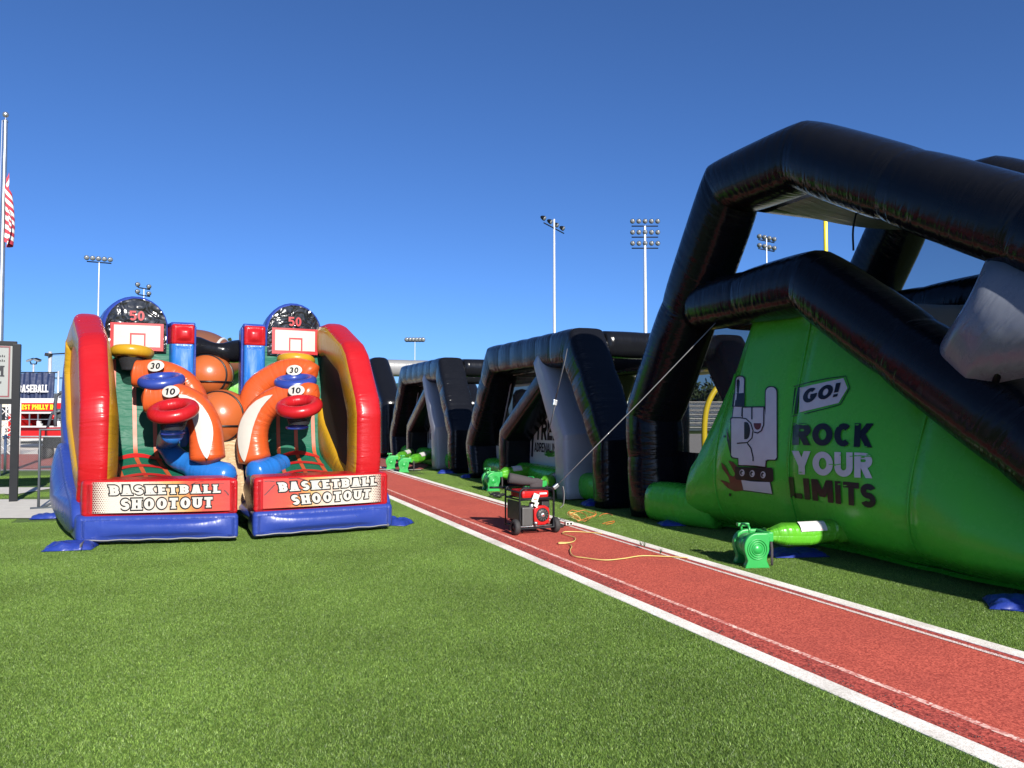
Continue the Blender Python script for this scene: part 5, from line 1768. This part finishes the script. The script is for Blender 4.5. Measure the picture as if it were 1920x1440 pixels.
def sign_text(s, x0_, x1_, y0_, y1_, w, slab=True, mat='ink'):
    strips_mesh('lettering', text_strips(s, w, 0, slab, .12), lambda x, y, l: signf(x0_ + (x1_ - x0_) * x, y0_ + (y1_ - y0_) * y, l), M[mat], sg, .003)
sign_text('M', -.40, -.20, 2.32, 2.52, .24)
for (x0_, x1_, y_) in ((-.62, -.38, 2.685), (-.33, -.17, 2.68), (-.52, -.37, 2.60), (-.33, -.17, 2.595), (-.60, -.22, 2.19)):
    k_ = max(3, int((x1_ - x0_) / .028))
    st = []
    for q in range(k_):
        a_ = x0_ + (x1_ - x0_) * q / k_
        st.append([((a_, y_), (a_ + .018, y_)), ((a_ + .004, y_ + .03 + .012 * (q % 3 == 0)), (a_ + .020, y_ + .03 + .012 * (q % 3 == 0)))])
    tag(strips_mesh('small_print', st, signf, M['ink'], sg, .003), kind='stuff')

# ---------------- grey tube barrier beside the game
bf = thing('tube_barrier', gnd(72, 955), 'slim grey tube frame standing on the apron behind the game', 'barrier', rz=R(20))
for pts_, nm in (([(0, 0, .02), (0, 0, 1.36), (.9, .1, 1.36)], 'upright'), ([(0, 0, .72), (.9, .1, .72)], 'rail'), ([(-.12, -.02, .02), (.9, .1, .02)], 'foot'), ([(.06, 0, .03), (.5, .06, .25)], 'brace'), ([(.9, .1, .02), (.9, .1, 1.36)], 'upright')):
    tube(nm, [L(bf, *q) for q in pts_], .022, M['frame_gray'], bf, nseg=8)

# ---------------- chain-link fence in front of the far track
fn = thing('chain_link_fence', (-13.8, 21.0, 0), 'low galvanised chain-link fence in front of the red track', 'fence')
fp_ = [(-24.0, 20.95), (-21.4, 20.96), (-18.9, 20.98), (-16.35, 20.99), (-13.8, 21.0), (-11.2, 21.05), (-8.6, 21.1)]
for x, y in fp_:
    tube('post', [(x, y, 0), (x, y, 1.06)], .035, M['galv'], fn, nseg=10)
for (xa, ya), (xb, yb) in zip(fp_, fp_[1:]):
    tube('top_rail', [(xa, ya, 1.0), (xb, yb, 1.0)], .022, M['galv'], fn, nseg=8)
    mesh('wire_mesh', [(xa, ya + .02, .05), (xb, yb + .02, .05), (xb, yb + .02, 1.0), (xa, ya + .02, 1.0)], [(0, 1, 2, 3)], M['chain'], fn, uv=[(0, 0), (xb - xa, 0), (xb - xa, .95), (0, .95)], smooth=False)

# ---------------- food trailer
Yt = 36.0
tr = thing('food_trailer', (at(14, 841, Yt).x, Yt, 0.01), 'red and white food trailer with serving window and yellow lettered sign', 'trailer')
def tb(nm, x0_, x1_, z0_, z1_, y0_, y1_, mat, bev=.02, par=tr):
    return box(nm, (x1_ - x0_, y1_ - y0_, z1_ - z0_), ((x0_ + x1_) / 2, (y0_ + y1_) / 2, (z0_ + z1_) / 2), M[mat], par, bevel=bev)
TL = 6.6
body_ = tb('lower_body', 0, TL, .46, .90, .0, 2.3, 'redpaint')
tb('floor_skirt', .35, TL, .34, .47, .05, 2.2, 'whitepaint')
tb('upper_body', 0, TL, 1.60, 2.32, .0, 2.3, 'whitepaint')
tb('rear_wall', 0, TL, .9, 1.6, 1.6, 2.3, 'darkglass', 0)
tb('end_wall', 0, .55, .9, 1.6, .0, 1.6, 'redpaint')
tb('end_wall', TL - .5, TL, .9, 1.6, .0, 1.6, 'redpaint')
tb('counter', .5, TL - .3, .96, 1.03, -.28, .3, 'whitepaint', .01)
tb('red_lip', .5, TL - .3, .90, .955, -.06, .3, 'redpaint', .01)
for x in (.95, 1.35, 2.3, 2.8):
    tb('window_post', x, x + .05, 1.03, 1.6, .02, .06, 'steel', 0)
tb('window_rail', .6, TL - .5, 1.32, 1.35, .03, .06, 'steel', 0)
for x in (1.42, 2.36):
    tb('napkin_box', x, x + .14, 1.03, 1.26, -.15, .0, 'whitepaint')
    tb('napkin_box', x + .16, x + .24, 1.03, 1.14, -.18, -.05, 'whitepaint')
sb_ = tb('sign_board', .45, TL - .8, 1.72, 2.10, -.08, -.02, 'redpaint', .01)
strips_mesh('lettering', text_strips('BEST PHILLY IN', .30, 0, True, .12), lambda x, y, l: L(tr, .54 + 1.68 * x, -.086 - l, 1.80 + .22 * y), M['yellow_print'], tr, .004, .001)
for x in (1.55, 2.35, 2.95):
    w_ = bpy.data.objects.new('wheel', None); col.objects.link(w_); w_.parent = tr; w_.location = (x + .1, -.02, .33); w_.empty_display_size = .1
    c_ = wm(w_).translation
    if x > 1.6:
        lathe('tyre', [(.2, -.10), (.30, -.11), (.33, -.07), (.33, .07), (.30, .11), (.2, .10)], c_, (0, 1, 0), M['rubber'], w_, 24)
        lathe('rim', [(.0, -.09), (.06, -.10), (.08, -.06), (.18, -.08), (.20, -.09), (.2, .08)], c_, (0, 1, 0), M['whitepaint'], w_, 20)
    else:
        bpy.data.objects.remove(w_)
tb('fender', 1.95, 3.5, .62, .70, -.06, .2, 'blackplastic')
tb('step_rack', .5, 1.7, .20, .30, -.05, .25, 'darkmetal')
tube('hitch', [L(tr, .1, .9, .42), L(tr, -.9, 1.1, .42)], .06, M['darkmetal'], tr)

# ---------------- team banner on posts behind the trailer
Yb_ = 39.5
bx0, bx1 = at(28, 700, Yb_).x, at(103.5, 697, Yb_).x
bz0, bz1 = at(60, 757, Yb_).z, at(60, 698, Yb_).z
bn_ = thing('team_banner', ((bx0 + bx1) / 2, Yb_, 0), 'navy banner lettered BASEBALL hung on posts above the trailer', 'banner')
bc = grid('banner_cloth', 40, 16, lambda u, v: Vector((bx0 + (bx1 - bx0) * u - .1 * (1 - v) * u, Yb_ + .07 * math.sin(u * 19 + v * 3) * (1 - .5 * v) + .05 * math.sin(u * 41), bz0 + (bz1 - bz0) * v - .05 * math.sin(u * 9) ** 2 * v)), M['banner_navy'], bn_, (2, 1), 0)
strips_mesh('lettering', text_strips('BASEBALL', .32, 0, True, .08), lambda x, y, l: Vector((at(38 + 57 * x, 700, Yb_).x, Yb_ - .16 - l, bz0 + (bz1 - bz0) * (.36 + .24 * y))), M['white_print'], bc, .004, .001)
for x in (bx0 - .05, bx1 + .10):
    tube('post', [(x, Yb_ + .12, 0), (x, Yb_ + .12, bz1 + .08)], .05, M['galv'], bn_)
tube('top_rail', [(bx0, Yb_ + .12, bz1), (bx1 + .1, Yb_ + .12, bz1)], .03, M['darkmetal'], bn_)

# ---------------- white truss tower by the sign
tt = thing('truss_tower', (at(8, 830, 30).x, 30, 0), 'white lattice truss standing behind the sign post', 'truss')
cx_ = at(8, 830, 30).x
zt = at(8, 760, 30).z
for x in (-.28, .28):
    for y in (0, .5):
        tube('chord', [(cx_ + x, 30 + y, 0), (cx_ + x, 30 + y, zt + .3)], .03, M['whitepaint'], tt)
for k in range(4):
    za, zb = zt * k / 4, zt * (k + 1) / 4
    for y in (0, .5):
        tube('brace', [(cx_ - .28, 30 + y, za), (cx_ + .28, 30 + y, zb)], .02, M['whitepaint'], tt, nseg=6)
        tube('brace', [(cx_ + .28, 30 + y, za), (cx_ - .28, 30 + y, zb)], .02, M['whitepaint'], tt, nseg=6)

# ---------------- red loader with grey lift arms
ld = thing('compact_loader', (at(104, 826, 28).x, 28, 0), 'red compact loader with grey lift arms half hidden behind the game', 'loader')
lx = at(104, 826, 28)
def lp(u, v, y=28.0): return at(u, v, y)
box('engine_hood', (.9, 1.3, .35), (.25, .3, .95), M['redpaint'], ld, bevel=.06)
box('chassis', (1.0, 1.5, .4), (.3, .3, .58), M['darkmetal'], ld, bevel=.05)
for y in (27.85, 28.7):
    tube('lift_arm', [lp(88, 806, y), lp(94, 785, y), lp(98, 775, y), lp(114, 770, y)], .05, M['frame_gray'], ld)
    tube('roll_bar', [lp(104, 800, y), lp(103, 760, y), lp(106, 742, y), lp(114, 736, y), lp(124, 738, y)], .06, M['frame_gray'], ld)
box('cab_plate', (.4, .7, .35), (.12, .3, 1.62), M['frame_gray'], ld, bevel=.05)
tube('hydraulic_ram', [lp(99, 786, 27.8), lp(101, 778, 27.8)], .035, M['redpaint'], ld)
for x in (-.15, .65):
    lathe('wheel', [(.0, -.1), (.16, -.12), (.24, -.1), (.26, 0), (.24, .1), (.0, .1)], (lx.x + x, 27.7, .26), (0, 1, 0), M['rubber'], ld, 20)

# ---------------- flagpole and flag
Yf = 20.0
f0 = at(10.5, 222, Yf)
fpole = thing('flagpole', (f0.x, Yf, 0), 'tall steel flagpole with round finial at the left edge', 'flagpole')
lathe('pole', [(.085, 0), (.075, 4), (.050, f0.z - .05)], (f0.x, Yf, 0), (0, 0, 1), M['steel'], fpole, 18)
lathe('finial', [(.012, -.05), (.012, .02)] + [(.075 * math.sin(R(q)), .10 - .075 * math.cos(R(q))) for q in range(10, 181, 17)], (f0.x, Yf, f0.z), (0, 0, 1), M['steel'], fpole, 18)
lathe('truck', [(.06, -.04), (.065, .0), (.03, .03)], (f0.x, Yf, f0.z - .06), (0, 0, 1), M['steel'], fpole, 16)
tube('halyard', [(f0.x - .09, Yf, f0.z - .05), (f0.x - .10, Yf - .02, 5), (f0.x - .09, Yf, 1.2)], .006, M['paper'], fpole, nseg=6)
m, nt, b = new_mat('flag_cloth')
setc(b, (.7, .68, .65), .8)
tc = N(nt, 'ShaderNodeTexCoord'); sp = N(nt, 'ShaderNodeSeparateXYZ'); nt.links.new(tc.outputs['UV'], sp.inputs[0])
st_ = math_node(nt, 'MODULO', math_node(nt, 'FLOOR', math_node(nt, 'MULTIPLY', sp.outputs[1], 12.999)), 2.0)
mx = N(nt, 'ShaderNodeMix', data_type='RGBA'); nt.links.new(st_, mx.inputs['Factor'])
mx.inputs['A'].default_value = (.42, .03, .05, 1); mx.inputs['B'].default_value = (.68, .66, .62, 1)
cant = math_node(nt, 'MULTIPLY', math_node(nt, 'LESS_THAN', sp.outputs[0], .02), math_node(nt, 'GREATER_THAN', sp.outputs[1], .4615))
m2 = N(nt, 'ShaderNodeMix', data_type='RGBA'); nt.links.new(cant, m2.inputs['Factor']); nt.links.new(mx.outputs['Result'], m2.inputs['A'])
m2.inputs['B'].default_value = (.02, .03, .12, 1)
nt.links.new(m2.outputs['Result'], b.inputs['Base Color'])
fl = thing('flag', (f0.x, Yf, 6.6), 'limp red and white striped flag hanging on the flagpole', 'flag')
fz1 = at(12, 318, Yf).z; fz0 = at(12, 468, Yf).z
def flagf(u, v):
    # u along the fly, v up the hoist; the limp cloth falls in folds
    hz = fz0 + .35 + (fz1 - fz0 - .35) * v
    x = .06 + .19 * math.sin(u * math.pi * .5) * (.55 + .45 * math.sin(v * 2.6 + .4)) + .05 * math.sin(u * 13 + v * 2)
    y = .13 * math.sin(u * 11 + v * 1.5) * (.3 + u)
    z = hz - 1.05 * u ** .8 * (1 - .25 * (1 - v)) * (.30 + .70 * v) - .10 * u
    return Vector((f0.x + x, Yf + y, max(z, fz0 + .02 * math.sin(u * 20))))
grid('flag_cloth', 40, 26, flagf, m, fl, (1, 1), 0)

# ---------------- floodlight masts
def lamp_head(t, pos, aim, r=.34):
    a_ = Vector(aim).normalized()
    h_ = lathe('lamp', [(.0, .55 * r / .34 * .9), (r * .4, .45), (r * .75, .3), (r, .05), (r, -.02)], pos, a_ * -1, M['darkmetal'], t, 14)
    lathe('lens', [(.0, .02), (r * .92, .02), (r * .92, .0)], Vector(pos) + a_ * .03, a_, M['lampglass'], h_, 14)
def mast(u, vtop, Y, rows, nlamp, span_px, label, yaw=0.0, aim=(0, -1, -.5), rowgap=1.3, wpx=6.0, up=0.0):
    top = at(u, vtop, Y)
    t = thing('floodlight_mast', (top.x, Y, 0), label, 'floodlight')
    rb = wpx / 2 / FPX * Y
    lathe('pole', [(rb * 1.1, 0), (rb, top.z * .4), (rb * .62, top.z + up)], (top.x, Y, 0), (0, 0, 1), M['galv'], t, 14)
    half = span_px / 2 / FPX * Y
    dv = Vector((math.cos(yaw), math.sin(yaw), 0))
    sl_ = Vector((0, 0, 0))
    for k in range(rows):
        z = top.z - k * rowgap
        c_ = Vector((top.x, Y, z))
        tube('crossarm', [c_ - dv * half / max(.3, abs(math.cos(yaw))), c_ + dv * half / max(.3, abs(math.cos(yaw)))], .06 * Y / 75, M['darkmetal'], t)
        for q in range(nlamp):
            x = -1 + 2 * q / max(1, nlamp - 1)
            lamp_head(t, c_ + dv * (half * .95 * x / max(.3, abs(math.cos(yaw)))) + Vector((0, -.15, .42)), aim, .24 * Y / 75)
    return t
mast(1209, 424, 72, 3, 5, 50, 'floodlight mast with three rows of lamps just left of the tall slide', 0, (-.3, -1, -.55), 1.05, 7.5)
mast(1039, 428, 76, 1, 4, 42, 'floodlight mast with one tilted lamp bar above the near frame', 1.1, (.9, -.5, -.6), 1.3, 6.0, .9)
mast(186, 492, 92, 1, 5, 36, 'floodlight mast with five lamps behind the left backboard', .5, (.6, -.8, -.4), 1.3, 3.6)
mast(270, 541, 120, 2, 2, 10, 'short double lamp pole peeking over the left backboard', 1.2, (.8, -.5, -.4), 1.1, 3.0)
mast(778, 640, 210, 1, 6, 32, 'very distant floodlight mast over the grey bar', 0, (0, -1, -.3), 1.3, 2.0)
mast(1437, 452, 110, 2, 4, 38, 'floodlight mast seen through the slide mesh', .6, (-.6, -.8, -.4), 1.3, 4.0, .4)
# twin flood on a U bracket
c_ = at(63, 683, 60)
t = thing('twin_floodlight', (c_.x, 60, 0), 'pole with two flat floodlights on a U bracket above the navy banner', 'floodlight')
tube('pole', [(c_.x, 60, 0), (c_.x, 60, c_.z)], .07, M['galv'], t)
tube('bracket', [(c_.x - .26, 60, c_.z + .22), (c_.x - .2, 60, c_.z + .02), (c_.x + .2, 60, c_.z + .02), (c_.x + .26, 60, c_.z + .22)], .05, M['darkmetal'], t)
for sx in (-1, 1):
    o = box('lamp', (.42, .35, .13), (sx * .30, 0, c_.z + .32), M['lampglass'], t, (.2, sx * .35, 0), .03)
    box('lamp_hood', (.44, .36, .05), (sx * .30, .02, c_.z + .40), M['darkmetal'], t, (.2, sx * .35, 0), .02)
# backstop net with speaker pole
c_ = at(94, 664, 46); c2 = at(150, 661, 46); c3 = at(94, 740, 46)
t = thing('backstop_net', (c_.x, 46, 0), 'tall grey backstop net with a black loudspeaker on its pole', 'netting')
tube('pole', [(c_.x, 46, 0), (c_.x, 46, c_.z + .15)], .10, M['galv'], t)
tube('pole', [(c2.x, 46, 0), (c2.x, 46, c2.z)], .10, M['galv'], t)
tube('top_cable', [(c_.x, 46, c_.z), (c2.x, 46, c2.z)], .035, M['darkmetal'], t)
tube('mid_cable', [(c_.x, 46, at(94, 709, 46).z), (c2.x, 46, at(94, 708, 46).z)], .03, M['darkmetal'], t)
mesh('net', [(c_.x, 46.1, 0), (c2.x, 46.1, 0), (c2.x, 46.1, c2.z), (c_.x, 46.1, c_.z)], [(0, 1, 2, 3)], M['net_far'], t, smooth=False)
box('loudspeaker', (.30, .35, .20), (-.03, -.1, c_.z - .05), M['blackplastic'], t, (0, .2, 0), .05)

# dugout shed behind the trailer
t = thing('dugout_shed', (-27.0, 50, 0), 'low tan shed with flat roof seen past the backstop net', 'building')
box('wall', (16, 4, 2.6), (0, 0, 1.3), M['tan'], t, bevel=.02)
box('roof', (16.6, 4.6, .25), (0, 0, 2.73), M['frame_gray'], t, bevel=.02)
for x in (-5, -2, 1, 4, 6.6):
    w_ = box('window', (1.2, .06, .8), (x, -2.03, 1.6), M['darkglass'], t, bevel=.01)

# ---------------- goalpost behind the course
gN, gF = Vector((8.22, 20.0, 0)), Vector((6.6, 26.9, 0))
gC = (gN + gF) / 2
cb = 3.05
gb = Vector((5.75, 23.0, 0))
gp_ = thing('goalpost', gb, 'yellow football goalpost with curved neck behind the slide', 'goalpost')
zz_ = Vector((0, 0, 1))
tube('gooseneck', curve_pts([gb, gb + zz_ * 1.3, gb + zz_ * 2.0 + Vector((.15, .03, 0)), gb + zz_ * 2.5 + Vector((.5, .1, 0)), gb + zz_ * 2.8 + Vector((.95, .25, 0)), gC + zz_ * cb], 6), .085, M['goal'], gp_, nseg=14)
tube('crossbar', [gN + zz_ * cb, gF + zz_ * cb], .085, M['goal'], gp_, nseg=12)
for q in (gN, gF):
    tube('upright', [q + zz_ * cb, q + zz_ * 8.4], .052, M['goal'], gp_, nseg=12)

# ---------------- bleachers and distant trees
t = thing('bleachers', (22, 64, 0), 'distant pale aluminium bleachers behind the goalpost', 'bleachers')
for k in range(7):
    box('plank', (40, .55, .06), (0, k * .75, .45 + k * .36), M['alu'], t)
    box('riser', (40, .04, .22), (0, k * .75 + .3, .28 + k * .36), M['galv'], t)
for x in (-19, -9.5, 0, 9.5, 19):
    tube('support', [L(t, x, 5.0, 0), L(t, x, 5.0, 3.2)], .06, M['galv'], t)
    tube('support', [L(t, x, 0, .3), L(t, x, 5.0, 2.6)], .06, M['galv'], t)

def tree(nm, base, h, rw, label, shape='round', n=1500, leaf=.30, seed=1):
    t = thing(nm, base, label, 'tree')
    r = np.random.default_rng(seed)
    b0 = Vector(base)
    tr_ = lathe('trunk', [(h * .035, 0), (h * .025, h * .3), (h * .012, h * .75), (.02, h * .95)], b0, (0, 0, 1), M['bark'], t, 8)
    for k in range(5):
        an = r.uniform(0, 6.28); zz = h * r.uniform(.3, .6)
        tube('limb', [b0 + Vector((0, 0, zz)), b0 + Vector((math.cos(an) * rw * .6, math.sin(an) * rw * .6, zz + h * .2))], h * .010, M['bark'], tr_, nseg=5)
    verts, faces = [], []
    nc = 26 if shape == 'round' else 40
    cl = []
    for k in range(nc):
        if shape == 'round':
            q = r.normal(size=3); q /= np.linalg.norm(q); q *= r.uniform(.3, 1) ** .6
            cl.append((q[0] * rw, q[1] * rw, h * .62 + q[2] * h * .34, rw * r.uniform(.25, .45)))
        else:
            zz = r.uniform(.06, .98); w_ = rw * math.sin(math.pi * min(1, zz * .75 + .12)) ** .8 * (1 if zz < .7 else (1 - zz) / .3 + .12)
            an = r.uniform(0, 6.28)
            cl.append((math.cos(an) * w_ * .5, math.sin(an) * w_ * .5, h * zz, w_ * .55))
    for i in range(n):
        c_ = cl[r.integers(nc)]
        q = r.normal(size=3); q *= c_[3] * .6
        p_ = np.array(c_[:3]) + q
        a = r.normal(size=3); a /= np.linalg.norm(a); bb = np.cross(a, r.normal(size=3)); bb /= np.linalg.norm(bb)
        s_ = leaf * r.uniform(.6, 1.3)
        k = len(verts)
        for s1_, s2_ in ((-1, 0), (0, -.5), (1, 0), (0, .5)):
            verts.append(b0 + Vector(p_ + a * s_ * s1_ + bb * s_ * s2_))
        faces.append((k, k + 1, k + 2, k + 3))
    mesh('crown', verts, faces, M['leaf'], t, smooth=False)
    return t
cyp = at(432, 628, 85)
tree('cypress_tree', (cyp.x, 85, 0), cyp.z, .85, 'slim dark cypress tip showing behind the football', 'column', 1400, .22, 3)
for i, (u, h, Y, lab) in enumerate(((1305, 6.5, 105, 'dark round tree left of the goalpost neck in the distance'), (1345, 5.0, 100, 'low dark tree right of the goalpost neck above the bleachers'),
                                    (1130, 7, 115, 'dark distant tree hidden behind the near black frame'), (560, 7, 120, 'distant dark tree behind the right game lane'), (30, 6, 95, 'dark distant tree behind the sign and banner'))):
    b_ = at(u, 774, Y)
    tree('broadleaf_tree', (b_.x, Y, 0), h, h * .55, lab, 'round', 1500, .4, 10 + i)

# small litter on turf and weeds on the curb
for i, (u, v) in enumerate(((1208, 1026), (1202, 1023), (1238, 1038))):
    c_ = gnd(u, v, .03)
    vts, fcs = [], []
    for k in range(9):
        an = random.uniform(0, 6.28); h_ = random.uniform(.03, .07); b_ = len(vts)
        dx = Vector((math.cos(an) * .02, math.sin(an) * .02, 0)); pq = Vector((-math.sin(an), math.cos(an), 0)) * .005
        vts += [c_ - pq, c_ + pq, c_ + dx + Vector((0, 0, h_)) + pq * .4, c_ + dx * 1.3 + Vector((0, 0, h_ * 1.1))]
        fcs.append((b_, b_ + 1, b_ + 2, b_ + 3))
    o = mesh('curb_weed', vts, fcs, M['leaf'], smooth=False)
    tag(o, ('middle', 'leftmost', 'rightmost')[i] + ' tiny weed sprouting by the far runway curb', 'weed')
